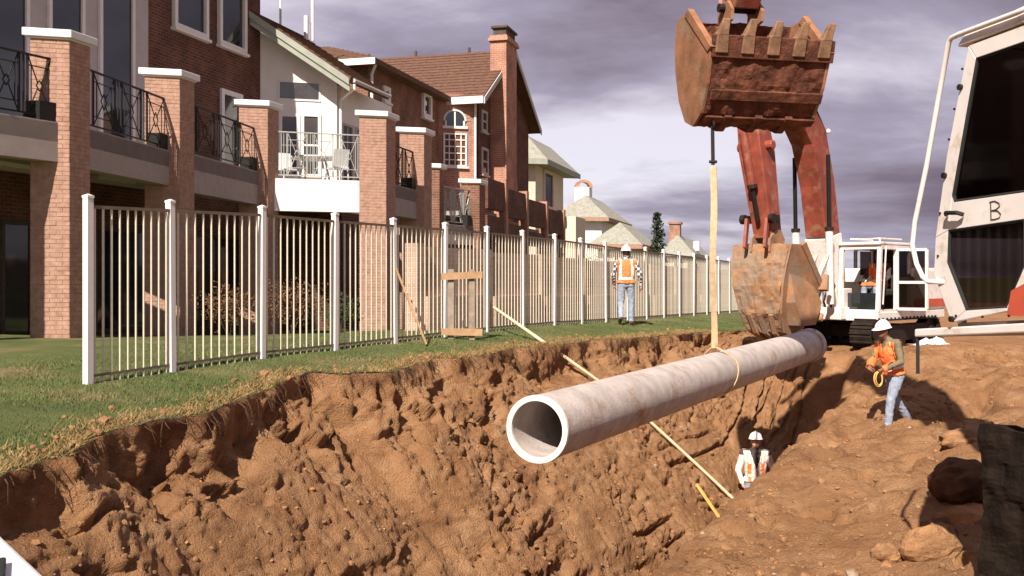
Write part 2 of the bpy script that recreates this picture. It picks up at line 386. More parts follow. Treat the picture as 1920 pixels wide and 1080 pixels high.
for px, py in _edge_px:
    k = (px-960)/FPX; best = None
    for D in np.arange(3.0, 34, .02):
        x = k*D; z = CZ+(HY-py)/FPX*D; s_, t_ = xy2st(x, D)
        if z <= lawn_z(s_, t_): best = (s_, t_); break
    if best: _es.append(best[0]); _et.append(best[1])
_o = np.argsort(_es); _es = np.array(_es)[_o]; _et = np.array(_et)[_o]
_es = np.concatenate([[-14, -7.5], _es, [_es[-1]+2.5, _es[-1]+5, 60]]); _et = np.concatenate([[13, 8.5], _et, [3.2, 4.2, 4.2]])
def edge_t(s):
    s = np.asarray(s, dtype=float)
    e = np.interp(s, _es, _et)
    return e+.13*fbm(s*1.1, s*0+3.3, 4, 2)+.10*(ridged(s*3.1, s*0+9.1, 4, 5)-.5)
ZB = ([-14, -6.5, -4.5, -2.2, 0, 3, 12.0, 14.0, 16.0, 17, 60], [-.5, -.6, -1.5, -2.7, -3.2, -3.35, -3.35, -2.3, -.7, -.60, -.60])
ZC = ([-14, -6, -3, 0, 2, 5, 10.5, 13, 15.5, 17.5, 60], [-.7, -.75, -1.0, -1.42, -1.55, -1.50, -1.45, -1.2, -.6, -.60, -.60])
def soil_base(s, t, e):
    ze = lawn_z(s, e); zb = np.interp(s, *ZB); zc = np.interp(s, *ZC)
    wig = .16*fbm(s*.5, s*0+1.7, 3, 9)
    tb = np.maximum(4.3+wig, e+.25); tr = np.maximum(5.0+wig, tb+.3); tcr = np.maximum(5.30+wig+.10*fbm(s*1.6, s*0+5, 4, 21), tr+.25)
    u = np.clip((t-e)/(tb-e), 0, 1)
    g = np.interp(u, [0, .03, .10, .35, .75, 1], [0, .055, .125, .385, .77, 1])
    z = ze+(zb-ze)*g
    v = np.clip((t-tr)/(tcr-tr), 0, 1)
    z = np.where(t > tr, zb+(zc-zb)*(v*v*(3-2*v)), z)
    rise = np.clip((t-tcr)*.13, 0, .62)+.10*np.exp(-((t-tcr-.35)/.3)**2)
    far = np.clip((t-9)/20, 0, 1)
    zr = np.minimum(zc+rise, np.maximum(zc+.05, -.95))*(1-far)+(-.5)*far
    return np.where(t > tcr, zr, z), u, tcr, tb
def mounds(s, t):
    """spoil humps on the right-hand bench"""
    z = np.zeros_like(s)
    for cs, ct, rs, rt, h in ((12.6, 8.4, 1.6, 1.2, .42), (9.2, 9.6, 1.6, 1.0, .38), (14.6, 6.8, 1.4, .9, .25), (6.3, 8.3, 1.0, .8, .26), (3.6, 7.4, .9, .6, .16), (5.0, 6.2, .8, .4, .13), (8.0, 7.3, .8, .5, .18), (11.2, 6.4, .7, .4, .15)):
        z = z+h*np.exp(-((s-cs)/rs)**2-((t-ct)/rt)**2)
    for cs, ct, rs, rt, h in ((8.9, 6.0, .5, .25, .22), (10.9, 7.6, .7, .35, .22), (4.4, 8.6, .45, .35, .28)):
        z = z-h*np.exp(-((s-cs)/rs)**2-((t-ct)/rt)**2)
    return z
def soil_xyz(s, t):
    e = edge_t(s)
    z, u, tcr, tb = soil_base(s, t, e)
    onslope = (t > e) & (t < tb)
    m_s = sstep(0, .022, u)*(t < tb)*1.0; m_s = np.where(onslope, m_s, 0)
    bench = sstep(0, .3, t-tcr)
    act = sstep(-7, -4.5, s)*(1-sstep(16, 20, s))*(1-sstep(9.5, 14, t))
    # --- slope relief (w runs down the slope)
    w = u*4.3
    upper = np.exp(-((u-.13)/.16)**2)
    wx = s+.18*fbm(s*2.1, w*2.1, 3, 40); wy = w+.18*fbm(s*2.1+7, w*2.1, 3, 41)
    d = .08*fbm(s*.6, w*.6, 3, 1)+.045*fbm(wx*1.5, wy*1.5, 5, 4)+.018*fbm(s*9, w*9, 3, 44)+.020*(vnoise(s*24, w*26, 45)-.5)
    big = sstep(.45, .68, vnoise(s*.8, w*.8, 31))
    c1, c2 = worley(wx*2.1, wy*2.6, 3); crack = 1-sstep(.01, .13, c2-c1)
    d = d-.075*crack*(.08+.92*big)*sstep(.35, .6, vnoise(wx*3.1, wy*3.1, 46))
    c3, c4 = worley(wx*6.5, wy*7.5, 7); d = d-.022*(1-sstep(.02, .15, c4-c3))*(.15+.85*big)
    groove = sstep(.62, .84, ridged(wx*2.8, wy*.55, 3, 12)); d = d-.16*groove*(upper*.9+.10)*sstep(.42, .6, vnoise(s*.8, w*.6, 51))
    pn = vnoise(wx*3.3, wy*4.0, 14)*.75+vnoise(wx*8, wy*9, 15)*.25
    pit = sstep(.635, .715, pn); d = d-.13*pit*(.9*upper+.15+.25*big)
    pn2 = vnoise(wx*8.5, wy*9.5, 24); d = d-.055*sstep(.70, .80, pn2)*(.2+.8*big)
    pn3 = vnoise(wx*14, wy*15, 26); d = d-.028*sstep(.74, .84, pn3)
    d = d+np.exp(-((u-.06)/.07)**2)*(.06*fbm(s*7, w*7, 4, 66)+.10*fbm(s*2.6, w*2.2, 4, 67))
    over = sstep(.42, .62, vnoise(s*1.15, s*0+2, 61)); d = d-.22*over*np.exp(-((u-.085-.03*fbm(s*2, s*0+4, 2, 63))/.05)**2)
    band = sstep(.56, .74, vnoise(s*.5+1.2*fbm(s*.5, w*.4, 3, 70), w*2.4+.9*fbm(s*1.1, w*.5, 4, 71), 17)); d = d-.15*band*sstep(.42, .75, u)*(.3+.7*sstep(2, 6, s))
    scr = ridged(s*.22+.25*fbm(s*.7, w*.7, 3, 90), w*3.0+.35*fbm(s*.8, w*.6, 3, 91), 2, 92); d = d-.19*sstep(.70, .86, scr)*sstep(.36, .62, u)*sstep(.3, .6, vnoise(s*.7, w*1.1, 94))
    # --- bench relief
    hb = .11*fbm(s*.8, t*.8, 5, 6)+.055*fbm(s*3, t*3, 4, 8)
    ws = s+.15*fbm(s*2.3, t*2.3, 3, 80); wt_ = t+.15*fbm(s*2.3+5, t*2.3, 3, 81)
    q1, q2 = worley(ws*2.2, wt_*2.2, 5); hb = hb+.03*(.55-q1)*sstep(.5, .7, vnoise(s*.7, t*.7, 33))
    hb = hb-.09*(1-sstep(.01, .10, q2-q1))*sstep(.55, .72, vnoise(s*1.3, t*1.3, 36))-.11*sstep(.68, .76, vnoise(ws*2.6, wt_*2.6, 83)*.8+vnoise(ws*7, wt_*7, 84)*.2)
    hb = hb+.03*fbm(s*8, t*8, 3, 9)+.030*(vnoise(s*22, t*22, 12)-.5)
    z = z+bench*act*(hb+mounds(s, t))
    low = np.where((t >= tb), (1-bench), 0)
    z = z+low*act*(.08*fbm(s*2.2, t*2.2, 5, 10))
    dn = m_s*act*d
    z = z-.45*np.exp(-((s-11.09)/.45)**4-((t-4.06)/.40)**4)
    x, y = st2xy(s, t)
    x = x+NV[0]*dn*.72; y = y+NV[1]*dn*.72; z = z+dn*.62
    # smooth low-frequency hummocks everywhere else
    z = z+(1-act)*.05*fbm(s*.4, t*.4, 3, 19)*(t > e+.3)
    return x, y, z
sl_ = np.concatenate([np.arange(-14, -6, .4), np.arange(-6, 16.6, .04), np.arange(16.6, 22, .15), np.arange(22, 60.1, 1.0)])
qf = np.concatenate([np.linspace(0, .10, 26)[:-1], np.linspace(.10, 1, 150)])         # edge .. trench bottom
SS = []; TT = []
for s_ in sl_:
    e = float(edge_t(s_)); tb = max(4.4, e+.3)
    row = np.concatenate([e+(tb-e)*qf, tb+np.linspace(0, 1.6, 42)[1:], tb+1.6+np.linspace(0, 4.6, 96)[1:], tb+6.2+np.linspace(0, 1, 34)[1:]**2.2*(44-tb-6.2)])
    SS.append(np.full(len(row), s_)); TT.append(row)
SS = np.array(SS); TT = np.array(TT); ns, nt = SS.shape
gx, gy, gz = soil_xyz(SS, TT)
idx = np.arange(ns*nt).reshape(ns, nt)
quads = np.stack([idx[:-1, :-1], idx[:-1, 1:], idx[1:, 1:], idx[1:, :-1]], -1).reshape(-1, 4)[:, ::-1]
soil = tag(fast_mesh('excavated_ground', np.stack([gx, gy, gz], -1).reshape(-1, 3), quads, M['soil']), kind='structure')
def ground_z(x, y):
    s_, t_ = xy2st(x, y); e = float(edge_t(s_))
    if t_ <= e: return float(lawn_z(s_, t_))
    j = int(np.clip(np.searchsorted(sl_, s_), 0, ns-1)); d = (gx[max(j-3, 0):j+4]-x)**2+(gy[max(j-3, 0):j+4]-y)**2
    return float(gz[max(j-3, 0):j+4].ravel()[int(np.argmin(d))])
# lawn
lq = np.concatenate([-1-np.linspace(1, 0, 40)**2*44, np.linspace(-1, 0, 20)[1:]])
lr = np.linspace(0, 1, 40)[1:]
LS = np.repeat(sl_[:, None], len(lq)+len(lr), 1); E_ = edge_t(sl_)
LT = np.concatenate([np.repeat(lq[None, :], ns, 0), E_[:, None]*lr[None, :]], 1)
lx, ly = st2xy(LS, LT); lz = lawn_z(LS, LT)+.025*fbm(LS*1.3, LT*1.3, 4, 25)*sstep(-20, -1, LT)
over_ = LT/np.maximum(E_[:, None], .1)
li = np.arange(LS.size).reshape(LS.shape)
lqd = np.stack([li[:-1, :-1], li[:-1, 1:], li[1:, 1:], li[1:, :-1]], -1).reshape(-1, 4)[:, ::-1]
lawn = tag(fast_mesh('lawn', np.stack([lx, ly, lz], -1).reshape(-1, 3), lqd, M['lawn']), kind='structure')
# far ground to the horizon: ring around the local sheet
fr = MB()
c_in = [st2xy(s_, t_) for s_, t_ in ((-14, -45), (-14, 44), (60, 44), (60, -45))]
c_out = [st2xy(s_, t_) for s_, t_ in ((-3000, -3000), (-3000, 3000), (3500, 3000), (3500, -3000))]
zi = [-.15, -.6, -.6, -.65]
fr.add([(x, y, z) for (x, y), z in zip(c_in, zi)]+[(x, y, -.9) for x, y in c_out], [(0, 4, 5, 1)[::-1], (1, 5, 6, 2)[::-1], (2, 6, 7, 3)[::-1], (3, 7, 4, 0)[::-1]])
tag(fr.build('field', M['field']), kind='structure')

# grass blades (uncountable)
def blades(n, smin, smax, tf, h0, h1, w, name, label, mt, lean=.5):
    s_ = RNG.uniform(smin, smax, n); t_ = tf(s_, n)
    x, y = st2xy(s_, t_); z = lawn_z(s_, t_)-.01
    h = RNG.uniform(h0, h1, n); a = RNG.uniform(0, 2*np.pi, n); ww = w*RNG.uniform(.6, 1.4, n)
    lx_ = RNG.normal(0, lean, n)*h; ly_ = RNG.normal(0, lean, n)*h
    co = np.empty((n, 3, 3)); co[:, 0] = np.stack([x-np.cos(a)*ww, y-np.sin(a)*ww, z], 1); co[:, 1] = np.stack([x+np.cos(a)*ww, y+np.sin(a)*ww, z], 1)
    co[:, 2] = np.stack([x+lx_, y+ly_, z+h], 1)
    o = fast_mesh(name, co.reshape(-1, 3), np.arange(n*3).reshape(-1, 3), mt, tri=True, smooth=False)
    return tag(o, label, 'grass', kind='stuff')
blades(120000, -7, 22, lambda s_, n: -3.0+(edge_t(s_)+3.0)*RNG.random(n)**.7, .02, .045, .005, 'grass', 'short green lawn grass along the fence line', M['grass'])
blades(16000, -7, 16, lambda s_, n: edge_t(s_)-.02-np.abs(RNG.normal(0, .16, n)), .03, .08, .005, 'dry_grass', 'straw coloured grass fringe on the broken trench edge', M['dry_grass'], 1.0)

# clods: too many and too small to count
def clod_unit(seed):
    rr = random.Random(seed); t = (1+5**.5)/2
    vs = [(-1, t, 0), (1, t, 0), (-1, -t, 0), (1, -t, 0), (0, -1, t), (0, 1, t), (0, -1, -t), (0, 1, -t), (t, 0, -1), (t, 0, 1), (-t, 0, -1), (-t, 0, 1)]
    vs = np.array([np.array(v)/1.9*rr.uniform(.65, 1.25) for v in vs])
    fs = np.array([(0, 11, 5), (0, 5, 1), (0, 1, 7), (0, 7, 10), (0, 10, 11), (1, 5, 9), (5, 11, 4), (11, 10, 2), (10, 7, 6), (7, 1, 8), (3, 9, 4), (3, 4, 2), (3, 2, 6), (3, 6, 8), (3, 8, 9), (4, 9, 5), (2, 4, 11), (6, 2, 10), (8, 6, 7), (9, 8, 1)])
    return vs, fs
units = [clod_unit(i) for i in range(12)]
def scatter(n, size, region, name, label, mt):
    cv = []; cf = []; b = 0
    for i in range(n):
        a = RNG.integers(0, ns-1); lo, hi = region; c = RNG.integers(int(lo*nt), int(hi*nt))
        if sl_[a] < -6 or sl_[a] > 19: continue
        r = size*RNG.lognormal(0, .55); r = min(r, size*4)
        vs, fs = units[i % 12]; q = Matrix.Rotation(RNG.uniform(0, 6.28), 3, Vector(RNG.normal(size=3)).normalized())
        vv = vs@np.array(q).T*r*np.array([1, 1, .75])+np.array([gx[a, c], gy[a, c], gz[a, c]+r*.15])
        cv.append(vv); cf.append(fs+b); b += 12
    o = fast_mesh(name, np.concatenate(cv), np.concatenate(cf), mt, tri=True, smooth=False)
    return tag(o, label, 'soil', kind='stuff')
scatter(4500, .012, (.06, .60), 'slope_clods', 'loose crumbs of orange soil on the trench slope', M['clod'])
scatter(4000, .015, (.60, .90), 'bench_clods', 'loose soil lumps strewn over the spoil bench', M['clod'])

scatter(160, .015, (.06, .88), 'pebbles', 'small pale stones scattered through the dug soil', M['stone'])
# torn roots hanging from the cut edge, and crumbs kicked onto the lawn
mb = MB()
for i in range(260):
    s_ = RNG.uniform(-5, 15); e = float(edge_t(s_)); t_ = e+.01; x, y = st2xy(s_, t_); p = Vector((x, y, float(lawn_z(s_, t_))-.02)); L_ = RNG.uniform(.05, .22)
    q1 = p+Vector((NV[0]*.05, NV[1]*.05, -L_*.4))+Vector(RNG.normal(0, .02, 3)); q2 = q1+Vector((NV[0]*.03, NV[1]*.03, -L_*.6))+Vector(RNG.normal(0, .03, 3))
    mb.tube([p, q1, q2], [.005, .004, .0015], 4)
o = mb.build('roots', M['root']); tag(o, 'torn grass roots hanging from the trench edge', 'roots', kind='stuff')
cv = []; cf = []
for i in range(1500):
    s_ = RNG.uniform(-5, 16); t_ = float(edge_t(s_))-abs(RNG.normal(0, .22)); x, y = st2xy(s_, t_); r = .012*RNG.lognormal(0, .5); vs, fs = units[i % 12]
    cv.append(vs*r+np.array([x, y, float(lawn_z(s_, t_))+r*.4])); cf.append(fs+12*i)
tag(fast_mesh('lawn_crumbs', np.concatenate(cv), np.concatenate(cf), M['clod'], tri=True, smooth=False), 'soil crumbs spilled over the lawn edge', 'soil', kind='stuff')
# ================================================================== FENCE
fx0, fy0 = st2xy(0, 0)
fence = thing('picket_fence', 'long fence of white posts and thin tan metal pickets along lawn', 'fence', (fx0, fy0, lawn_z(0, 0)))
ps = [0, 1.09, 2.55]
while ps[-1] < 36: ps.append(ps[-1]+1.475)
HF = 1.80; dh = Vector((DV[0], DV[1], 0)); nh = Vector((NV[0], NV[1], 0))
def fpt(s_, z=0.): x, y = st2xy(s_, 0); return Vector((x, y, float(lawn_z(s_, 0))+z))
p0 = fpt(0)
mbp = MB(); mbp.box(p0+UP*(HF/2-.10), dh*.035, nh*.035, UP*(HF/2+.10))
mbp.box(p0+UP*(HF+.012), dh*.040, nh*.040, UP*.012)
mbp.add([p0+UP*(HF+.024)+dh*a*.036+nh*b*.036 for a, b in ((-1, -1), (1, -1), (1, 1), (-1, 1))]+[p0+UP*(HF+.042)], [(1, 0, 4), (2, 1, 4), (3, 2, 4), (0, 3, 4)])
post0 = mbp.build('post', M['white_paint'], fence)
for s_ in ps[1:]:
    c_ = inst(post0, fence, fpt(s_)-p0); c_.rotation_euler = (R(random.uniform(-.7, .7)), R(random.uniform(-.7, .7)), R(random.uniform(-3, 3)))
mbk = MB(); mbk.tube([p0-UP*.10, p0+UP*1.70], .0125, 8)
pick0 = None; npk = 0
for i in range(len(ps)-1):
    a, b = ps[i], ps[i+1]; za, zb = fpt(a), fpt(b)
    rb = MB(); rb.bar(za+dh*.036+UP*(HF-.085), zb-dh*.036+UP*(HF-.085), .032, .032); rb.build('rail', M['rail_metal'], fence)
    rb = MB(); rb.bar(za+dh*.036+UP*.07, zb-dh*.036+UP*.07, .026, .026); rb.build('rail', M['rail_metal'], fence)
    k = 11 if i else 10
    if npk+k > 296: continue
    for j in range(k):
        q = za.lerp(zb, (j+.75)/(k+.5)); npk += 1
        if pick0 is None:
            pick0 = mbk.build('picket', M['tan_metal'], fence); pick0.location = q-p0
        else:
            c_ = inst(pick0, fence, Vector((0, 0, 0))); c_.location = q-p0

# ================================================================== PIPE + SLING
pa = W(1006, 805, 8.23); pb = W(1518, 647, 18.2); pd = (pb-pa).normalized(); PR = .275
pipe = thing('concrete_pipe', 'long pale grey concrete pipe hanging from strap over the trench', 'pipe', (pa+pb)/2-UP*PR)
def ring(mb, c, d, ro, ri, L, n=48, m=0):
    a = d.cross(UP).normalized(); b = a.cross(d); vs = []; fs = []
    for q, r in ((0, ro), (L, ro), (L, ri), (0, ri)):
        for j in range(n): t = 2*math.pi*j/n; vs.append(c+d*q+(a*math.cos(t)+b*math.sin(t))*r)
    for k in range(4):
        for j in range(n): j2 = (j+1) % n; fs.append((k*n+j, k*n+j2, ((k+1) % 4)*n+j2, ((k+1) % 4)*n+j))
    mb.add(vs, fs, m)
L = (pb-pa).length
mb = MB(); ring(mb, pa+pd*.035, pd, PR, PR-.036, L-.33); o = mb.build('barrel', M['concrete_pipe'], pipe, smooth=True)
o.modifiers.new('es', 'EDGE_SPLIT').split_angle = R(50)
mb = MB(); ring(mb, pa, pd, PR+.006, PR-.040, .034); o = mb.build('rim', M['pipe_rim'], pipe, smooth=True); o.modifiers.new('es', 'EDGE_SPLIT').split_angle = R(50)
o['label'] = 'bright cut rim of the near pipe end'
mb = MB(); ring(mb, pb-pd*.295, pd, PR+.03, PR-.036, .295); o = mb.build('bell_end', M['concrete_pipe'], pipe, smooth=True); o.modifiers.new('es', 'EDGE_SPLIT').split_angle = R(50)
mb = MB(); mb.tube([pb-pd*.16+(-pd.cross(UP).normalized()*-.1+UP*.24)*1.02, pb-pd*.16+(pd.cross(UP).normalized()*.1+UP*.24)*1.2], .03, 8); mb.build('lifting_hole_plug', M['steel_dark'], pipe)
# sling: k along the pipe where it is choked
kk = .475; pc = pa.lerp(pb, kk)
side = pd.cross(UP).normalized()                      # to the right of the pipe
top = W(1336, 243, pc.y-.02); mid = W(1337, 312, pc.y-.02); yk = W(1338, 648, pc.y-.05)
sling = thing('lifting_sling', 'pale yellow webbing strap choked round the hanging pipe', 'sling', pc+UP*PR)
rx = Vector((1, 0, 0)); ry = Vector((0, 1, 0))
def ribbon(mb, pts, wv, th, m=0):
    for p, q in zip(pts[:-1], pts[1:]):
        d = (q-p).normalized(); x = wv(p) if callable(wv) else wv; n_ = d.cross(x).normalized()
        mb.box((p+q)/2, x*.5, (q-p)/2*1.01, n_*th/2, m)
mb = MB(); ribbon(mb, [mid.lerp(yk, k/24)+rx*.012*math.sin(k*.35) for k in range(25)], lambda p: (rx*math.cos(.55*math.sin(p.z*1.9))+ry*math.sin(.55*math.sin(p.z*1.9)))*.085, .012); mb.build('strap', M['strap'], sling)
mb = MB(); ribbon(mb, [top.lerp(mid+UP*.02, k/6) for k in range(7)], rx*.045, .02); mb.tube([mid+UP*.06-rx*.05, mid+UP*.06+rx*.05], .02, 8)
mb.build('leader_strap', M['chain'], sling)
# choker loop around the pipe, slanting back to the fork
mb = MB(); pts = []
for i in range(41):
    th = math.pi/2-.9-(2*math.pi-1.8)*i/40                     # from right of top, down the right side, under, up the left
    p = pc+(side*math.cos(th)+UP*math.sin(th))*(PR+.012)+pd*(-.42*(.5-.5*math.sin(th))+.12)
    pts.append(p)
ribbon(mb, pts, pd*.075, .010)
mb.build('choker_loop', M['strap'], sling)
mb = MB(); ribbon(mb, [yk, yk.lerp(pts[0], .55)+side*.02, pts[0]], pd*.06, .012); ribbon(mb, [yk, yk.lerp(pts[-1], .55)-side*.02, pts[-1]], pd*.06, .012)
mb.tube([yk-UP*.03, yk+UP*.05], .035, 8); mb.build('fork', M['strap'], sling)

# ================================================================== POLES AND BOARDS BY THE TRENCH
def on_st(px, py, s_line):
    """point on the vertical plane through the given (s0,t0)-(s1,t1) line under a pixel"""
    (s0, t0), (s1, t1) = s_line; x0, y0 = st2xy(s0, t0); x1, y1 = st2xy(s1, t1); k = (px-960)/FPX
    a = (k*y0-x0)/((x1-x0)-k*(y1-y0)); D = y0+a*(y1-y0); return W(px, py, D)
def ray_ground(px, py, D0, D1, back=.05):
    """first point of the view ray at or below the terrain"""
    for D in np.arange(D0, D1, .04):
        p = W(px, py, D)
        if xy2st(p.x, p.y)[1] < 4.5 and p.z <= ground_z(p.x, p.y)+back: return p
    return W(px, py, D1)
def lie_on(pxs, D0, D1, lift):
    P_ = np.array([ray_ground(x, y, D0, D1) for x, y in pxs]); t = np.linspace(0, 1, len(pxs))
    c = np.polyfit(t, P_[:, 1], 2); Dn = np.minimum(np.polyval(c, t), P_[:, 1]-.02)-lift
    return [W(x, y, D) for (x, y), D in zip(pxs, Dn)]
pole_top = fpt(8.62, .42)+nh*.06
pxs = [(1010, 635), (1060, 670), (1120, 713), (1170, 750), (1218, 790), (1275, 842), (1330, 893), (1368, 929), (1392, 952)]
pp = [pole_top]+lie_on(pxs, 11, 18.5, .0)
mb = MB(); mb.tube(pp, .028, 8)
o = mb.build('long_pole', M['stake_pale'], None, True, loc=pp[-1]); tag(o, 'long thin pale pole sloping from fence into trench behind the pipe', 'pole')
q_ = lie_on([(1306, 908), (1330, 944), (1356, 981)], 10, 18, .02); a_, b_ = q_[0], q_[2]
mb = MB(); mb.bar(a_, b_, .05, .03); tag(mb.build('yellow_stake', M['stake_yellow'], None, loc=b_), 'short yellow timber stake on the lower trench slope', 'stake')
# stick leaning on the fence
a_ = fpt(5.42, 1.10)+nh*.07; b_ = fpt(5.7, -.02)+nh*.42
mb = MB(); mb.bar(a_, b_, .045, .03); tag(mb.build('leaning_stick', M['lumber'], None, loc=b_), 'wooden stick leaning against the fence left of the timber barricade', 'stick')
bar_c = fpt(6.95)+nh*.32
barr = thing('timber_barricade', 'rough timber barricade of two orange boards on grey uprights by fence', 'barricade', bar_c)
bd = (W(865, 512, 15.5)-W(788, 515, 15.5)).normalized(); bd = (dh*.55+nh*.62).normalized()
for sgn in (-1, 1):
    mb = MB(); mb.box(bar_c+bd*sgn*.17+UP*.52, bd*.045, bd.cross(UP)*.025, UP*.56); mb.build('upright', M['lumber_grey'], barr)
for z, dz in ((.98, .015), (.09, -.01)):
    mb = MB(); cc = bar_c+UP*z-bd.cross(UP)*-.045; mb.box(cc, bd*.33+UP*dz, bd.cross(UP)*.018, UP*.055); mb.build('board', M['lumber'], barr)
# ================================================================== HOUSES
class Wall:
    """vertical plane: p0 + a*d, height z; out = along the normal"""
    def __init__(s, p0, d, n): s.p = Vector((p0[0], p0[1], 0)); s.d = Vector((d[0], d[1], 0)).normalized(); s.n = Vector((n[0], n[1], 0)).normalized()
    def a(s, px):
        k = (px-960)/FPX; return (k*s.p.y-s.p.x)/(s.d.x-k*s.d.y)
    def img(s, px, py):
        a = s.a(px); D = s.p.y+a*s.d.y; return a, CZ+(HY-py)/FPX*D
    def P(s, a, z, out=0.): return s.p+s.d*a+UP*z+s.n*out
    def box(s, mb, a0, a1, z0, z1, o0, o1, m=0):
        c = s.P((a0+a1)/2, (z0+z1)/2, (o0+o1)/2); return mb.box(c, s.d*(a1-a0)/2, s.n*(o1-o0)/2, UP*(z1-z0)/2, m)
DA = Vector((.274, .962, 0)).normalized(); NA = Vector((.962, -.274, 0)).normalized()      # along the facades / out of them
EA = Vector((.966, .26, 0)).normalized(); NE = Vector((.26, -.966, 0)).normalized()        # along the sunlit end walls / out of them
def window(parent, w, a0, a1, z0, z1, nx=1, nz=1, fm='trim', gm='glass_dark', fw=.07, proud=.05, name='window', sill=True):
    mb = MB()
    w.box(mb, a0, a1, z0, z0+fw, .002, proud); w.box(mb, a0, a1, z1-fw, z1, .002, proud)
    w.box(mb, a0, a0+fw, z0+fw, z1-fw, .002, proud); w.box(mb, a1-fw, a1, z0+fw, z1-fw, .002, proud)
    for i in range(1, nx): x = a0+(a1-a0)*i/nx; w.box(mb, x-fw*.3, x+fw*.3, z0+fw, z1-fw, .002, proud*.8)
    for i in range(1, nz): z = z0+(z1-z0)*i/nz; w.box(mb, a0+fw, a1-fw, z-fw*.3, z+fw*.3, .002, proud*.75)
    if sill: w.box(mb, a0-.05, a1+.05, z0-.07, z0-.002, .002, proud+.05)
    o = mb.build(name, M[fm], parent)
    mb = MB(); w.box(mb, a0+fw*.9, a1-fw*.9, z0+fw*.9, z1-fw*.9, .001, .014); mb.build('pane', M[gm], o)
    return o
def railing(parent, p, q, h, mt, n=3, r=.011, name='railing', motif=True):
    p = Vector(p); q = Vector(q); d = q-p; L = d.length; d = d/L; hz = UP
    mb = MB(); mb.bar(p+hz*h, q+hz*h, .045, .03); o = mb.build(name, M[mt], parent)
    mb = MB(); mb.bar(p+hz*.09, q+hz*.09, .03, .025); mb.build('bottom_rail', M[mt], o)
    def pt(x, z): return p+d*x+hz*z
    zb, zt = .10, h-.015
    segs = []; x = .04; wA = (L-.08)/(n+n*.42); wB = wA*.42
    for i in range(n):
        mb = MB()
        for k in range(3): xx = x+wB*(k+.5)/3; mb.tube([pt(xx, zb), pt(xx, zt)], r*.9, 5)
        mb.build('baluster_trio', M[mt], o); x += wB
        mb = MB(); a, b = x, x+wA; c = (a+b)/2; m_ = (zb+zt)/2; dz = (zt-zb)
        mb.tube([pt(a, zb), pt(a, zt)], r*1.2, 5); mb.tube([pt(b, zb), pt(b, zt)], r*1.2, 5)
        z1, z2 = zb+dz*.17, zt-dz*.17; ia, ib = a+wA*.14, b-wA*.14; q_ = wA*.14
        for zz_ in (z1, z2): mb.tube([pt(a, zz_), pt(b, zz_)], r, 5)
        mb.tube([pt(ia, z1), pt(ia, z2)], r*.9, 5); mb.tube([pt(ib, z1), pt(ib, z2)], r*.9, 5)
        dm = [pt(c-q_, m_), pt(c, m_+q_*1.5), pt(c+q_, m_), pt(c, m_-q_*1.5)]
        for i2 in range(4): mb.tube([dm[i2], dm[(i2+1) % 4]], r, 5)
        for sx, cx in ((-1, a), (1, b)):
            for zc in (zb, zt):
                mb.tube([pt(cx, zc), pt(c+sx*q_*.55, m_+(q_*.75 if zc > m_ else -q_*.75))], r, 5)
        mb.build('lattice_panel', M[mt], o); x += wA
    return o
PIERS = []
def pier(parent, px, D, w1, w2, y_top, z_foot, bricks=True, u1=None, u2=None, cap=.16):
    """px/D: near corner; w1: lit face (to the left), w2: shaded face (away)"""
    u1 = u1 or -EA; u2 = u2 or DA
    c = W(px, 520, D); c.z = 0; zt = CZ+(HY-y_top)/FPX*D; zc = zt-cap
    def P(a, b, z): return c+u1*a+u2*b+UP*z
    mb = MB(); g = .006 if bricks else 0
    mb.prism([P(g, g, z_foot), P(w1-g, g, z_foot), P(w1-g, w2-g, z_foot), P(g, w2-g, z_foot)], UP*(zc-z_foot))
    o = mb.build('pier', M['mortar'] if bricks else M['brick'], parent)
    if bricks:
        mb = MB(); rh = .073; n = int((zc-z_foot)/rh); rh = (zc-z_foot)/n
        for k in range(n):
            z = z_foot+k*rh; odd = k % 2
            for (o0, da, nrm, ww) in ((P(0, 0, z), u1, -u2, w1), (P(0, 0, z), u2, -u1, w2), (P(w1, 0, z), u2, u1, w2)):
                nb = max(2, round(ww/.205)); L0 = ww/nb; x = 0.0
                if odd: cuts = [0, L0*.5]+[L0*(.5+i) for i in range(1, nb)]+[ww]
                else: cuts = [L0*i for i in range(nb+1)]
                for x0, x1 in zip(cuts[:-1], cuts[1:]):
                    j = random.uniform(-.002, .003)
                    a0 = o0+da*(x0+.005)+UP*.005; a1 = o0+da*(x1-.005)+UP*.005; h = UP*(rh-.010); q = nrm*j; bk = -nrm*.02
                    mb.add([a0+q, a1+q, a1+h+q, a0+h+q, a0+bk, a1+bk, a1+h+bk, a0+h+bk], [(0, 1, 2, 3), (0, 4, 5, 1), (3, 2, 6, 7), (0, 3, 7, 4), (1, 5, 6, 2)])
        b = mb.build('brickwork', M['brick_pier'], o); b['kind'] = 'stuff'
        b.data.polygons.foreach_set('use_smooth', [False]*len(b.data.polygons))
    mb = MB(); v = .075
    mb.prism([P(-v, -v, zc+.03), P(w1+v, -v, zc+.03), P(w1+v, w2+v, zc+.03), P(-v, w2+v, zc+.03)], UP*(cap-.03))
    mb.prism([P(-.03, -.03, zc), P(w1+.03, -.03, zc), P(w1+.03, w2+.03, zc), P(-.03, w2+.03, zc)], UP*.03)
    mb.build('pier_cap', M['trim'], parent, bevel=.012)
    PIERS.append((c, u1, u2, w1, w2, zt)); return PIERS[-1]
def beam(parent, p, q, zb, zt, th=.28, m='stucco', name='deck_beam'):
    p = Vector((p.x, p.y, 0)); q = Vector((q.x, q.y, 0)); d = (q-p); n_ = Vector((-d.y, d.x, 0)).normalized()
    mb = MB(); mb.prism([p+UP*zb, q+UP*zb, q+n_*th+UP*zb, p+n_*th+UP*zb], UP*(zt-zb)); return mb.build(name, M[m], parent)
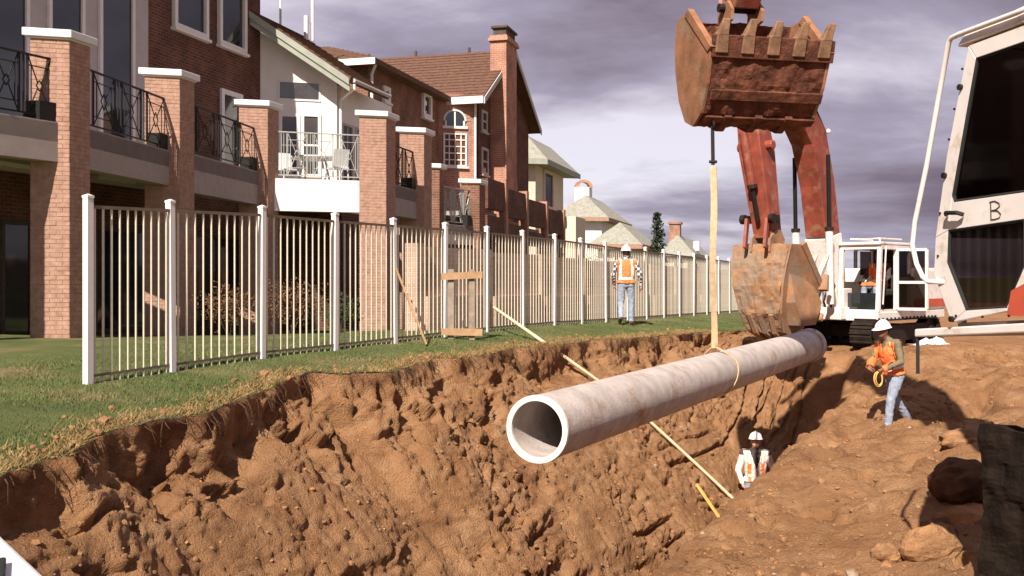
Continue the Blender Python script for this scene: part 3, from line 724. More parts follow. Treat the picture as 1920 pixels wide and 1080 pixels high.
def slab(parent, pts, z, th, m='stucco', name='deck_slab'):
    mb = MB(); mb.prism([Vector((p.x, p.y, z)) for p in pts], UP*-th); return mb.build(name, M[m], parent)
def shingle_courses(parent, a, b, c, d, m, n=14, th=.02, name='shingle_course'):
    """a,b eave ends; d,c top ends: overlapping courses, each a real strip"""
    a, b, c, d = map(Vector, (a, b, c, d)); nrm = (b-a).cross(d-a).normalized()
    if nrm.z < 0: nrm = -nrm
    for i in range(n):
        t0 = i/n; t1 = min(1, (i+1.25)/n)
        p, q = a.lerp(d, t0), b.lerp(c, t0); r, s_ = b.lerp(c, t1), a.lerp(d, t1)
        mb = MB(); mb.add([p+nrm*th*1.6, q+nrm*th*1.6, r+nrm*th*.4, s_+nrm*th*.4, p, q, r, s_], [(0, 1, 2, 3), (0, 4, 5, 1), (1, 5, 6, 2), (2, 6, 7, 3), (3, 7, 4, 0), (4, 7, 6, 5)])
        mb.build(name, M[m], parent)

# ---------------------------------------------------------------- near townhouse: brick wall, decks on piers, white wing
T1 = thing('townhouse', 'dark brick townhouse with raised decks on brick piers and a white gabled wing', 'house', (-8.2, 22, -.2))
wA = Wall(W(270, 520, 23.0), DA, NA)
aE = wA.a(488); aS = -9.0
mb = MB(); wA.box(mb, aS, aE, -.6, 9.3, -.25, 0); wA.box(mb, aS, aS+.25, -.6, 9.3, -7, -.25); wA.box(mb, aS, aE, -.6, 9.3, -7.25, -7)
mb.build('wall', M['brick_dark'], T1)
# roof over the near part (above the frame)
mb = MB(); e0 = wA.P(aS-.5, 9.3, .55); e1 = wA.P(aE+.3, 9.3, .55); r0 = wA.P(aS-.5, 11.6, -3.6); r1 = wA.P(aE+.3, 11.6, -3.6); b0 = wA.P(aS-.5, 9.3, -7.8); b1 = wA.P(aE+.3, 9.3, -7.8)
t_ = UP*.18
mb.prism([e0, r0, b0, b0+t_, r0+t_, e0+t_], e1-e0); mb.build('roof', M['shingle'], T1)
# tall white-framed glazing on the left
def glaz(px0, px1, zt, zb): return wA.a(px0), wA.a(px1), zb, zt
zdk = 3.02
mb = MB(); wA.box(mb, wA.a(-160), wA.a(271), zdk, 8.6, .003, .10); mb.build('window_surround', M['trim_grey'], T1)  # white surround in grey: its shade is put into the colour
wG = Wall(wA.P(0, 0, .10), DA, NA)
for p0_, p1_ in ((-120, -62), (-40, 52), (88, 156), (184, 250)):
    window(T1, wG, wG.a(p0_), wG.a(p1_), zdk+.08, 8.3, 1, 1, 'trim', 'glass_dark', .09, .06, sill=False)
# windows on the brick
for (p0_, p1_, yb, zt) in ((322, 386, 50, 9.0), (407, 458, 82, 9.0)):
    a0, zb_ = wA.img(p0_, yb); window(T1, wA, a0, wA.a(p1_), zb_, zt, 1, 1, 'trim', 'glass_dark', .12, .10)
a0, zt_ = wA.img(412, 165); window(T1, wA, a0, wA.a(452), zdk+.05, zt_, 1, 1, 'trim', 'glass_dark', .13, .07, sill=False, name='deck_door')
# lower storey under the decks: dark glazed doors
for p0_, p1_ in ((-150, -30), (0, 105), (175, 300), (350, 455)):
    a0 = wA.a(p0_); a1 = wA.a(p1_); window(T1, wA, a0, a1, -.2, 2.1, 2, 1, 'interior', 'glass_dark', .09, .04, sill=False, name='patio_door')
# piers and decks
zf = lambda D: CZ-112*D/FPX-.25
pr0 = pier(T1, -150, 14.0, .60, .52, -15, zf(14)+.1)
pr1 = pier(T1, 130, 16.2, .585, .50, 57, zf(16.2))
pr2 = pier(T1, 337, 19.7, .655, .50, 131, zf(19.7))
pr3 = pier(T1, 502, 23.6, .66, .52, 189, zf(23.6))
pr4 = pier(T1, 724, 24.5, .66, .60, 209, zf(24.5))
pr5 = pier(T1, 795, 26.8, .66, .60, 240, zf(26.8))
def bay(pa_, pb_, inb, yb, yt, Dref, rail_m='iron', n=3, zoff=0.):
    """beam from pier a to the lit face of pier b, inb inboard of its corner"""
    zb = CZ+(HY-yb)/FPX*Dref; zt = CZ+(HY-yt)/FPX*Dref
    q = pb_[0]+pb_[1]*inb; p = pa_[0]+pa_[2]*pa_[4]-pa_[1]*-.04
    beam(T1, p, q, zb, zt)
    nn = NA
    slab(T1, [p, q, q-nn*3.4, p-nn*3.4], zt-.02, .3)
    railing(T1, p+UP*zt+nn*-.1+(q-p).normalized()*.02, q+UP*zt+nn*-.1, 1.02, rail_m, n)
    pb2 = MB(); c = q+UP*(zt+.16)-nn*.18-(q-p).normalized()*.17
    pb2.box(c, (q-p).normalized()*.15, nn*.16, UP*.15); pb2.build('planter_like_box', M['iron'], T1)  # near-black box standing in for a dark shape beside the pier
    return zt
bay(pr0, pr1, .17, 304, 230, 16.2)
bay(pr1, pr2, .20, 348, 283, 19.7)
bay(pr2, pr3, .22, 384, 322, 23.6)
z45 = bay(pr4, pr5, .20, 411, 357, 26.8, n=2)
# white wing with its projecting balcony
w_lo = W(525, 395, 23.9); zb_b, zt_b = w_lo.z, CZ+(HY-334)/FPX*23.9
pL = pr3[0]+pr3[2]*.30; pR_ = pr4[0]+pr4[1]*.66+pr4[2]*.25
beam(T1, pL, pR_, zb_b, zt_b, .3, 'stucco_white', 'balcony_front')
wWp = W(487, 520, 28.0)
wW = Wall(wWp, EA, NE)
aR = wW.a(632)
slab(T1, [pL+NE*-.3, pR_+NE*-.3, wW.P(aR+.6, 0), wW.P(-.2, 0)], zt_b-.03, .35, 'stucco')
railing(T1, Vector((pL.x, pL.y, zt_b))+EA*.1-NE*.1, Vector((pR_.x, pR_.y, zt_b))-EA*.08-NE*.1, 1.13, 'iron_pale', 3, .010)
# white wall with raking top
a0, z0t = wW.img(488, 66); a1, z1t = wW.img(632, 150)
mb = MB(); mb.prism([wW.P(-.6, -.6), wW.P(aR, -.6), wW.P(aR, zb_b+.3), wW.P(-.6, zb_b+.3)], -NE*.3, 0); mb.build('lower_wall', M['brick_dark'], T1)  # dark tone here stands in for the shade under the balcony
mb = MB(); mb.prism([wW.P(-.6, zb_b+.3), wW.P(aR, zb_b+.3), wW.P(aR, z1t), wW.P(-.6, z0t+.45)], -NE*.3, 0); mb.build('wing_wall', M['stucco_white'], T1)
wS = Wall(wW.P(aR, 0), DA, NA); bR = wS.a(676)
mb = MB(); wS.box(mb, .3, 4.0, -.6, zb_b+.3, -.3, 0); mb.build('lower_side_wall', M['brick_dark'], T1)  # side wall below the balcony, darkened for the same shade
mb = MB(); wS.box(mb, .3, 4.0, zb_b+.3, z1t-.1, -.3, 0); mb.build('wing_side_wall', M['stucco_white'], T1)
def wrect(w, px0, py0, px1, py1): a0, z1 = w.img(px0, py0); a1, z0 = w.img(px1, py1); return a0, a1, z0, z1
window(T1, wW, *wrect(wW, 521, 150, 601, 191), 1, 1, 'trim', 'glass_mid', .05, .03, sill=False)
window(T1, wW, *wrect(wW, 523, 212, 562, 333), 1, 2, 'trim', 'glass_mid', .09, .05, sill=False, name='balcony_door')
window(T1, wW, *wrect(wW, 564, 212, 602, 333), 1, 2, 'trim', 'glass_mid', .09, .05, sill=False, name='balcony_door')
window(T1, wS, .25, 1.0, zt_b+.1, zt_b+2.1, 2, 2, 'trim_grey', 'glass_mid', .07, .05, sill=False)
window(T1, wS, 1.2, 1.8, zt_b+.1, zt_b+2.1, 1, 2, 'trim_grey', 'glass_mid', .07, .05, sill=False)
# wing roof: sheds to the right, rake towards us
A_ = W(470, 20, 27.45); B_ = W(657, 146, 27.9); LR = 2.7
mb = MB(); dn = Vector((0, 0, -.16)); mb.prism([A_, B_, B_+dn, A_+dn], DA*LR); rf = mb.build('wing_roof', M['shingle'], T1)
shingle_courses(rf, B_+UP*.004, B_+DA*LR+UP*.004, A_+DA*LR+UP*.004, A_+UP*.004, 'shingle', 16, .03)
for k_, (dz, o_) in enumerate(((-.02, .05), (-.20, .0))):
    mb = MB(); mb.prism([A_+UP*dz-DA*o_, B_+UP*dz-DA*o_, B_+UP*(dz-.19)-DA*o_, A_+UP*(dz-.19)-DA*o_], -DA*.05); mb.build('fascia_board', M['fascia_green'], rf)
mb = MB(); B2 = B_+UP*-.05+EA*.05; mb.tube([B2+DA*.1, B2+DA*LR], .06, 8); mb.build('gutter', M['trim_grey'], rf)
mb = MB(); g0 = B2+DA*.15-UP*.1; g1 = wS.P(.1, g0.z-.35, .06); mb.tube([g0, g0-UP*.12, g1, Vector((g1.x, g1.y, zt_b))], .045, 8); mb.build('downspout', M['trim'], T1)
for px, D, y0, y1, r in ((526, 29.4, -25, 22, .035), (586, 29.8, -30, 52, .05), (574, 29.6, 30, 50, .07)):
    mb = MB(); mb.tube([W(px, y1+25, D), W(px, y0, D)], r, 8); mb.build('vent_pipe', M['trim'], T1)
# brick block behind the wing, hip roof
wB = Wall(W(690, 520, 31.0), DA, NA); zB = CZ+(HY-118)/FPX*31.0
LB = wB.a(824)
mb = MB(); wB.box(mb, 0, LB, -.6, zB, -6, 0); mb.build('rear_wall', M['brick'], T1)
ov = .45; cN = wB.P(-ov, zB+.05, ov); cF = wB.P(LB+.2, zB+.05, ov); cNb = wB.P(-ov, zB+.05, -6-ov); rise = 1.35
pk = wB.P(3.2, zB+.05+rise, -3.0); pkF = wB.P(LB+.2, zB+.05+rise, -3.0); cFb = wB.P(LB+.2, zB+.05, -6-ov)
mb = MB(); mb.add([cN, cF, pkF, pk, cNb, cFb]+[p-UP*.16 for p in (cN, cF, pkF, pk, cNb, cFb)], [(0, 1, 2, 3), (4, 0, 3), (5, 4, 3, 2), (0, 6, 7, 1), (4, 10, 6, 0), (6, 10, 11, 7), (1, 7, 11, 5, 2), (5, 11, 10, 4)])
rb_ = mb.build('hip_roof', M['shingle'], T1)
shingle_courses(rb_, cN+UP*.01, cNb+UP*.01, pk+UP*.01, pk+UP*.01-EA*.01, 'shingle', 10, .02)
mb = MB(); mb.bar(cNb-UP*.1-DA*.03, cN-UP*.1-DA*.03, .05, .2); mb.build('fascia_board', M['trim'], rb_)
mb = MB(); mb.tube([wB.P(-.2, zB-.02, .38), wB.P(.02, zB-.35, .12), wB.P(.06, -.2, .08)], .05, 8); mb.build('downspout', M['trim'], T1)
for r_ in ((716, 160, 728, 195), (790, 170, 806, 225)):
    window(T1, wB, *wrect(wB, *r_), 1, 1, 'trim', 'glass_dark', .14, .10)

# patio table on the balcony
def patio_set():
    c = W(590, 520, 25.6); c.z = zt_b-.028
    t = thing('patio_table', 'white round patio table behind pale railing of the white balcony', 'table', c)
    mb = MB(); mb.disc(c+UP*.71, UP, .62, .035, 28); mb.build('table_top', M['plastic_white'], t)
    for k in range(4):
        a = math.pi/4+k*math.pi/2; d = Vector((math.cos(a), math.sin(a), 0)); mb = MB(); mb.tube([c+d*.5, c+d*.32+UP*.69], .028, 6); mb.build('leg', M['plastic_white'], t)
    for i, (dx, dy, rz) in enumerate(((.62, -.25, 2.2), (-.72, .12, -.9))):
        cc = c+Vector((dx, dy, 0)); f = Vector((math.cos(rz), math.sin(rz), 0)); s_ = Vector((-f.y, f.x, 0))
        h = thing('patio_chair', ['white plastic patio chair at right side of the balcony table', 'white plastic patio chair at left side of the balcony table'][i], 'chair', cc, 'balcony chairs')
        mb = MB(); mb.box(cc+UP*.42, f*.22, s_*.22, UP*.02); mb.build('seat', M['plastic_white'], h)
        mb = MB(); mb.box(cc-f*.22+UP*.66, f*.02+UP*-.0, s_*.21, UP*.22-f*.05); mb.build('backrest', M['plastic_white'], h)
        for a, b in ((1, 1), (1, -1), (-1, 1), (-1, -1)):
            mb = MB(); mb.tube([cc+f*.2*a+s_*.19*b+UP*.41, cc+f*.23*a+s_*.22*b], .018, 6); mb.build('leg', M['plastic_white'], h)
patio_set()

# ---------------------------------------------------------------- chimney house
T2 = thing('chimney_house', 'red brick house with arched window, steep roof and tall brick chimney', 'house', (-1.2, 38, -.9))
wC = Wall(W(822, 520, 37.1), EA, NE); aC = wC.a(893); zC = CZ+(HY-176)/FPX*37.3
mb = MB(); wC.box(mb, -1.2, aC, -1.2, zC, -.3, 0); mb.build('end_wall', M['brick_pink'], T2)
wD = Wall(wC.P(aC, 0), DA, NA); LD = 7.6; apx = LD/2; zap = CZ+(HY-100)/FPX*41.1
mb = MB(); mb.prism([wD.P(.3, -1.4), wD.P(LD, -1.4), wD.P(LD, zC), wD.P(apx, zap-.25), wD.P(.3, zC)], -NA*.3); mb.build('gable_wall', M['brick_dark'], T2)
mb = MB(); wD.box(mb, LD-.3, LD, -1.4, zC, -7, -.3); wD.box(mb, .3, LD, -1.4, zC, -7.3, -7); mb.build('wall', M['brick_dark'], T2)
ovg = .45; back = -7.5
def rp(b, z, o): return wD.P(b, z, o)
sl_r = (zap-zC)/apx
e_f0 = rp(-.5, zC-.5*sl_r+.12, ovg); e_b0 = rp(-.5, zC-.5*sl_r+.12, back); rg0 = rp(apx, zap+.12, ovg); rg1 = rp(apx, zap+.12, back)
e_f1 = rp(LD+.5, zC-.5*sl_r+.12, ovg); e_b1 = rp(LD+.5, zC-.5*sl_r+.12, back)
mb = MB(); t_ = -UP*.16; mb.prism([e_f0, rg0, e_f1, e_f1+t_, rg0+t_, e_f0+t_], e_b0-e_f0); r2 = mb.build('roof', M['shingle_red'], T2)
shingle_courses(r2, e_f0+UP*.004, e_b0+UP*.004, rg1+UP*.004, rg0+UP*.004, 'shingle_red', 16, .025)
for p_, q_ in ((e_f0, rg0), (rg0, e_f1)):
    mb = MB(); mb.prism([p_+NA*.01-UP*.01, q_+NA*.01-UP*.01, q_+NA*.01-UP*.24, p_+NA*.01-UP*.24], NA*.04); mb.build('rake_board', M['trim_grey'], r2)
mb = MB(); mb.bar(e_f0-UP*.10-DA*.04, rp(-.5, e_f0.z, -2.6)-UP*.10-DA*.04, .10, .26); mb.build('gutter', M['trim'], r2)
for t in (.25, .55, .82):
    mb = MB(); p_ = rg0.lerp(rg1, t); mb.tube([p_-UP*.1, p_+UP*.22], .06, 8); mb.build('roof_vent', M['interior'], r2)
# arched window and lattice window
def arch_window(parent, w, px0, px1, yb, yt):
    a0, zb = w.img(px0, yb); a1, zt = w.img(px1, yt); c = (a0+a1)/2; hw = (a1-a0)/2; zs = zb+(zt-zb)*.35; rv = zt-zs
    n = 14; pts = [(c+hw*math.cos(math.pi*i/n), zs+rv*math.sin(math.pi*i/n)) for i in range(n+1)]
    mb = MB()
    for (x0, y0), (x1, y1) in zip(pts[:-1], pts[1:]):
        f = 1.16; g = lambda x, y, k: w.P(c+(x-c)*k, zs+(y-zs)*k, .06)
        mb.prism([g(x0, y0, 1), g(x1, y1, 1), g(x1, y1, f), g(x0, y0, f)], -w.n*.05)
    w.box(mb, a0-.1, a1+.1, zb-.09, zb, .003, .08); w.box(mb, c-.025, c+.025, zb, zt-.03, .016, .05); w.box(mb, a0, a0+.06, zb, zs, .004, .06); w.box(mb, a1-.06, a1, zb, zs, .004, .06)
    o = mb.build('arched_window', M['trim'], parent)
    mb = MB(); mb.prism([w.P(x, y, .003) for x, y in pts]+[w.P(a0, zb, .003), w.P(a1, zb, .003)], w.n*.012); mb.build('pane', M['glass_dark'], o)
    mb = MB()
    for i in range(n):
        t0 = math.pi*(i+.06)/n; t1 = math.pi*(i+.94)/n; g = lambda t, k: w.P(c+hw*k*math.cos(t), zs+rv*k*math.sin(t), .02)
        mb.prism([g(t0, 1.2), g(t1, 1.2), g(t1, 1.62), g(t0, 1.62)], -w.n*.017)
    mb.build('brick_arch', M['brick_pier'], o)
arch_window(T2, wC, 834, 871, 236, 209)
o = window(T2, wC, *wrect(wC, 831, 249, 875, 313), 4, 5, 'trim', 'leaf_red', .06, .06)
o['label'] = 'white lattice window with warm curtain behind'
mb = MB(); mb.tube([wD.P(-.06, zC, -.02), wD.P(-.06, 1.5, -.02)], .05, 8); mb.build('downspout', M['trim'], T2)
for r_ in ((902, 205, 912, 250), (902, 275, 914, 330)):
    window(T2, wD, *wrect(wD, *r_), 1, 2, 'trim_grey', 'glass_dark', .10, .06)
# chimney
c0 = wD.a(919); cw = 1.5; zct = CZ+(HY-80)/FPX*39.4
mb = MB(); wD.box(mb, c0, c0+cw, 3.2, zct, .003, .66); ch = mb.build('chimney', M['brick_pink'], T2)
mb = MB(); wD.box(mb, c0-.10, c0+cw+.10, zct, zct+.12, -.06, .74); wD.box(mb, c0-.05, c0+cw+.05, zct+.12, zct+.22, 0, .70); mb.build('chimney_crown', M['brick_pier'], ch)
mb = MB(); wD.box(mb, c0+.1, c0+cw-.1, zct+.22, zct+.52, .1, .62); wD.box(mb, c0-.0, c0+cw, zct+.52, zct+.6, .02, .7); mb.build('chimney_cap', M['interior'], ch)
mb = MB(); wD.box(mb, c0-.22, c0+cw+.5, -1.2, 3.2, .003, .78); mb.build('chimney_base', M['brick_pink'], ch)
mb = MB(); mb.prism([wD.P(c0+cw, 3.2, .003), wD.P(c0+cw+.5, 3.2, .003), wD.P(c0+cw, 5.6, .003)], NA*.64); mb.build('chimney_shoulder', M['brick_pink'], ch)
# front terrace piers
def pier2(*a, **k): return pier(T2, *a, **k)
p6 = pier2(824, 30.0, .30, .4, 307, zf(30), False); p7 = pier2(899, 32.0, .60, .62, 336, zf(32), False)
zb6, zt6 = CZ+(HY-448)/FPX*31.8, CZ+(HY-424)/FPX*31.8
pA = p6[0]+p6[2]*.4; pB = p7[0]+p7[1]*.2
beam(T2, pA, pB, zb6-.2, zt6); slab(T2, [pA, pB, pB-NA*3, pA-NA*3], zt6-.02, .3)
railing(T2, pA+UP*zt6-NA*.1, pB+UP*zt6-NA*.1, 1.15, 'iron_pale', 3, .013)
mb = MB(); mb.box(pB+UP*(zt6+.17)-NA*.2-DA*.3, DA*.2, NA*.17, UP*.17); mb.build('planter_like_box', M['iron'], T2)
# brick balconies receding
wT = Wall(W(915, 520, 34.6), DA, NA)
aP = [wT.a(x) for x in (915, 950, 989, 1026, 1058)]
for i in range(4):
    x0, x1 = aP[i], aP[i+1]-.28; zt = 4.45-.16*i
    mb = MB(); wT.box(mb, x0, x1, zt-1.05, zt, -.22, 0); mb.build('parapet', M['brick_dark'], T2)
    mb = MB(); wT.box(mb, x0, x1, zt-1.85, zt-1.28, -.26, -.02); mb.build('deck_beam', M['brick_dark'], T2)
    mb = MB(); wT.box(mb, x0, x1, zt-1.28, zt-1.12, -3.0, -.3); mb.build('deck_slab', M['stucco'], T2)
    mb = MB(); wT.box(mb, x1, x1+.28, -1.4, zt+.12, -.28, .06); mb.build('pier', M['brick_pink'], T2)
mb = MB(); wT.box(mb, -.6, aP[-1], -1.4, 3.0, -3.3, -3.0); mb.build('lower_wall', M['brick_dark'], T2)

# ---------------------------------------------------------------- houses further down the row
def hip_house(name, label, px0, pxc, px1, D, y_eave, y_base, y_apex, wall_m, roof_m, ov=.6, depth=7., fm='fascia_green', dirs=(EA, DA)):
    """sunlit end wall from px0 to corner pxc, facade from pxc to px1"""
    E, Dd = dirs; n1 = Vector((E.y, -E.x, 0)); c = W(pxc, 520, D); c.z = 0; zE = CZ+(HY-y_eave)/FPX*D; zG = CZ+(HY-y_base)/FPX*D
    w1 = Wall(c, E, n1 if n1.y < 0 else -n1); k0 = w1.a(px0); w2 = Wall(c, Dd, (Dd.y, -Dd.x)); k1 = w2.a(px1)
    t = thing(name, label, 'house', c+E*k0*.5+Dd*k1*.5+UP*zG)
    q = [c+E*k0, c, c+Dd*k1, c+E*k0+Dd*k1]
    mb = MB(); mb.prism([p+UP*zG for p in q], UP*(zE-zG)); mb.build('wall', M[wall_m], t)
    oc = [q[0]-E*ov-Dd*ov, q[1]+E*ov-Dd*ov, q[2]+E*ov+Dd*ov, q[3]-E*ov+Dd*ov]; zA = CZ+(HY-y_apex)/FPX*(D+k1*.45)
    half = abs(k0)/2 if abs(k0) < k1 else k1/2
    if abs(k0) < k1: r0 = c+E*k0/2+Dd*half; r1 = c+E*k0/2+Dd*(k1-half)
    else: r0 = c+Dd*k1/2-E*half; r1 = c+Dd*k1/2+E*(k0+half)
    P = [p+UP*zE for p in oc]; b = [p-UP*.28 for p in P]; A0 = r0+UP*zA; A1 = r1+UP*zA
    fs = [(0, 1, 8), (1, 2, 9, 8), (2, 3, 9), (3, 0, 8, 9)] if abs(k0) < k1 else [(0, 1, 8, 9), (1, 2, 8), (2, 3, 9, 8), (3, 0, 9)]
    mb = MB(); mb.add(P+b+[A0, A1], fs+[(4, 7, 6, 5), (0, 4, 5, 1), (1, 5, 6, 2), (2, 6, 7, 3), (3, 7, 4, 0)]); r = mb.build('roof', M[roof_m], t)
    mb = MB()
    for i in (0, 1):
        mb.bar(P[i]-UP*.16+(n1*.02 if i == 0 else E*.02), P[i+1]-UP*.16+(n1*.02 if i == 0 else E*.02), .06, .3)
    mb.build('fascia', M[fm], r)
    return t, r, w1, w2, zE
t3, r3, wa, wb, zE3 = hip_house('cream_house', 'cream stucco house with green eaves beyond the brick chimney', 962, 1004, 1056, 56, 300, 560, 266, 'stucco_cream', 'shingle_grey', .9)
window(t3, wb, wb.a(1018), wb.a(1036), zE3-2.6, zE3-.3, 1, 1, 'stucco_cream', 'glass_dark', .2, .1)
mb = MB(); wb.box(mb, wb.a(1030), wb.a(1050), -2, zE3-3.0, 0, 1.6); mb.build('porch_wall', M['stucco_cream'], t3)
t4, r4, wa, wb, zE4 = hip_house('pale_house', 'pale house with two small dark windows under grey hip roof', 1052, 1128, 1168, 78, 408, 560, 372, 'stucco_white', 'shingle_grey', .7, fm='brick_pier')
for x0 in (1069, 1080): a0, z1 = wa.img(x0, 415); window(t4, wa, a0, a0+.34, z1-.95, z1, 1, 1, 'trim', 'glass_dark', .04, .05, sill=False)
mb = MB(); cc = W(1094, 520, 81); cc.z = 0; zc0, zc1 = CZ+(HY-392)/FPX*81, CZ+(HY-352)/FPX*81
mb.box(cc+UP*(zc0+zc1)/2, EA*.62, DA*.62, UP*(zc1-zc0)/2); ck = mb.build('chimney', M['stucco_white'], r4)
mb = MB(); hw = .62
for i in range(10):
    a0, a1 = math.pi*i/10, math.pi*(i+1)/10; g = lambda a, r: cc+EA*hw*r*math.cos(a)+UP*(zc1+.55*r*math.sin(a))+NE*.3
    mb.prism([g(a0, 1.15), g(a1, 1.15), g(a1, .78), g(a0, .78)], -NE*.6)
mb.build('chimney_hood', M['brick_pink'], ck)
t5, r5, wa, wb, zE5 = hip_house('low_house', 'low house with broad pale grey roof behind the walking worker', 1122, 1190, 1222, 66, 458, 590, 421, 'stucco_cream', 'shingle_grey', .6, fm='brick_pier')
for x0, x1 in ((1130, 1141), (1150, 1161), (1171, 1182)): window(t5, wa, wa.a(x0), wa.a(x1), zE5-1.7, zE5-.5, 1, 1, 'trim', 'glass_dark', .08, .06)
t6, r6, wa, wb, zE6 = hip_house('far_house', 'farthest house of the row with red brick chimney and grey roof', 1246, 1290, 1322, 92, 474, 590, 446, 'stucco_cream', 'shingle_grey', .6, fm='trim_grey')
window(t6, wa, wa.a(1262), wa.a(1271), zE6-1.9, zE6-.6, 1, 1, 'trim', 'glass_dark', .08, .06)
mb = MB(); cc = W(1266, 520, 94); cc.z = 0; zc0, zc1 = CZ+(HY-470)/FPX*94, CZ+(HY-420)/FPX*94
mb.box(cc+UP*(zc0+zc1)/2, EA*.55, DA*.55, UP*(zc1-zc0)/2); mb.box(cc+UP*(zc1+.08), EA*.68, DA*.68, UP*.1); mb.build('chimney', M['brick_pink'], r6)
mb = MB(); cc = W(1306, 520, 97); cc.z = 0; mb.tube([cc+UP*(CZ+(HY-470)/FPX*97), cc+UP*(CZ+(HY-452)/FPX*97)], .32, 8); mb.build('chimney', M['trim'], r6)

# ---------------------------------------------------------------- garden wall behind the far fence
s0, s1 = 10.2, 52; gA = Vector((*st2xy(s0, -2.4), 0)); gB = Vector((*st2xy(s1, -2.4), 0))
gw = thing('garden_wall', 'tan brick garden wall running behind the far half of the fence', 'wall', (gA+gB)/2+UP*-.3)
wg = Wall(gA, dh, nh); Lg = (gB-gA).length; n_ = 14
for i in range(n_):
    a0, a1 = Lg*i/n_, Lg*(i+1)/n_; zg = float(lawn_z(s0+(a0+a1)/2, -2.4)); zt = zg+1.72
    mb = MB(); wg.box(mb, a0+.16, a1-.16, zg-.4, zt, -.2, 0); mb.build('panel', M['brick_tan'], gw)
    mb = MB(); wg.box(mb, a0+.16, a1-.16, zg-.4, zg+.72, .001, .10); mb.build('plinth', M['brick_tan'], gw)
    mb = MB(); wg.box(mb, a0-.16, a0+.16, zg-.4, zt+.06, -.24, .05); mb.build('pier', M['brick_tan'], gw)

# ---------------------------------------------------------------- plants
def leaf_cloud(mb, c, rx_, ry_, rz_, n, sz, seed, shell=.45):
    rr = np.random.default_rng(seed)
    for i in range(n):
        v = rr.normal(size=3); v /= np.linalg.norm(v)+1e-6; r = shell+(1-shell)*rr.random()**.5
        lump = .78+.35*math.sin(v[0]*5+seed)*math.cos(v[1]*4.3+v[2]*3.1+seed)
        p = Vector((c[0]+v[0]*rx_*r*lump, c[1]+v[1]*ry_*r*lump, c[2]+v[2]*rz_*r*lump))
        d = Vector(rr.normal(size=3)).normalized(); e = d.cross(Vector(rr.normal(size=3))).normalized(); s_ = sz*rr.uniform(.6, 1.4)
        mb.add([p-d*s_, p+e*s_*.45, p+d*s_, p-e*s_*.45], [(0, 1, 2, 3)])
def shrub(px, py, D, r, h, m, label, seed, name='shrub'):
    c = W(px, py, D); gz_ = float(lawn_z(*xy2st(c.x, c.y))); c.z = gz_
    t = thing(name, label, 'shrub', c)
    mb = MB(); leaf_cloud(mb, (c.x, c.y, c.z+h*.55), r, r, h*.52, 1500, .032, seed, .15); mb.build('foliage', M[m], t)
    mb = MB(); rr = random.Random(seed)
    for i in range(6):
        a = rr.uniform(0, 6.28); mb.tube([c-UP*.05, c+Vector((math.cos(a)*r*.3, math.sin(a)*r*.3, h*.4)), c+Vector((math.cos(a)*r*.7, math.sin(a)*r*.7, h*.85))], [.016, .011, .005], 5)
    mb.build('stems', M['bark'], t)
shrub(430, 600, 19.0, .75, 1.0, 'leaf_red', 'rust coloured shrub behind the third fence panel', 3)
shrub(545, 600, 20.5, .85, 1.2, 'leaf_red', 'rust and green shrub below the white balcony', 4)
shrub(640, 600, 22.0, .6, .9, 'leaf', 'dark green shrub beside the widest sunlit pier', 5)
shrub(960, 600, 25, .7, .9, 'leaf', 'low green shrub beneath the brick balconies', 6)
shrub(1110, 600, 40, .8, 2.8, 'leaf_dark', 'small dark shrub peeking over wall below the pale house', 7)
c = Vector((-5.6, 5.5, 0)); c.z = float(lawn_z(*xy2st(c.x, c.y)))  # unseen shrub, added outside the view to cast shade on the lawn
shr = thing('shrub', 'unseen shrub added left of the view to shade the lawn', 'shrub', c)
mb = MB(); leaf_cloud(mb, (c.x, c.y, c.z+.75), .7, .7, .72, 1500, .05, 12, .2); mb.build('foliage', M['leaf'], shr)
mb = MB(); mb.tube([c-UP*.05, c+UP*.6], .04, 6); mb.build('stems', M['bark'], shr)
# dark conifer far back
c = W(1232, 600, 58); c.z = -1.0
tr = thing('conifer_tree', 'dark conifer standing between the far houses', 'tree', c)
zt = CZ+(HY-402)/FPX*58; mb = MB(); mb.tube([c, Vector((c.x, c.y, zt-.1))], [.16, .02], 7); mb.build('trunk', M['bark'], tr)
mb = MB(); rr = random.Random(5)
for i in range(26):
    f = i/25; z = c.z+.9+(zt-c.z-.9)*f; r = 1.25*(1-f)**.75*(.8+.35*math.sin(i*1.7))+.08
    for k in range(9):
        a = rr.uniform(0, 6.28); rr_ = r*rr.uniform(.55, 1.1); leaf_cloud(mb, (c.x+math.cos(a)*rr_*.6, c.y+math.sin(a)*rr_*.6, z-.1*rr_), .30, .30, .16, 10, .09, rr.randint(0, 9999), .1)
mb.build('crown', M['leaf_dark'], tr)
# ================================================================== EXCAVATORS
def glass_clear(name, tint):
    m = bpy.data.materials.new(name); m.use_nodes = True; t = m.node_tree; n = t.nodes; l = t.links
    for x in list(n): n.remove(x)
    o = n.new('ShaderNodeOutputMaterial'); tr_ = n.new('ShaderNodeBsdfTransparent'); tr_.inputs[0].default_value = (*tint, 1)
    g = n.new('ShaderNodeBsdfGlossy'); g.inputs['Roughness'].default_value = .04; lw = n.new('ShaderNodeLayerWeight'); lw.inputs[0].default_value = .5; pw = n.new('ShaderNodeMath'); pw.operation = 'POWER'; pw.inputs[1].default_value = 3.5; l.new(lw.outputs['Facing'], pw.inputs[0]); f = n.new('ShaderNodeMath'); f.operation = 'MULTIPLY_ADD'; f.inputs[1].default_value = .7; f.inputs[2].default_value = .03; l.new(pw.outputs[0], f.inputs[0])
    mx = n.new('ShaderNodeMixShader'); l.new(f.outputs[0], mx.inputs[0]); l.new(tr_.outputs[0], mx.inputs[1]); l.new(g.outputs[0], mx.inputs[2]); l.new(mx.outputs[0], o.inputs[0]); return m
M['cab_glass'] = glass_clear('cab_glass', (.30, .26, .24))
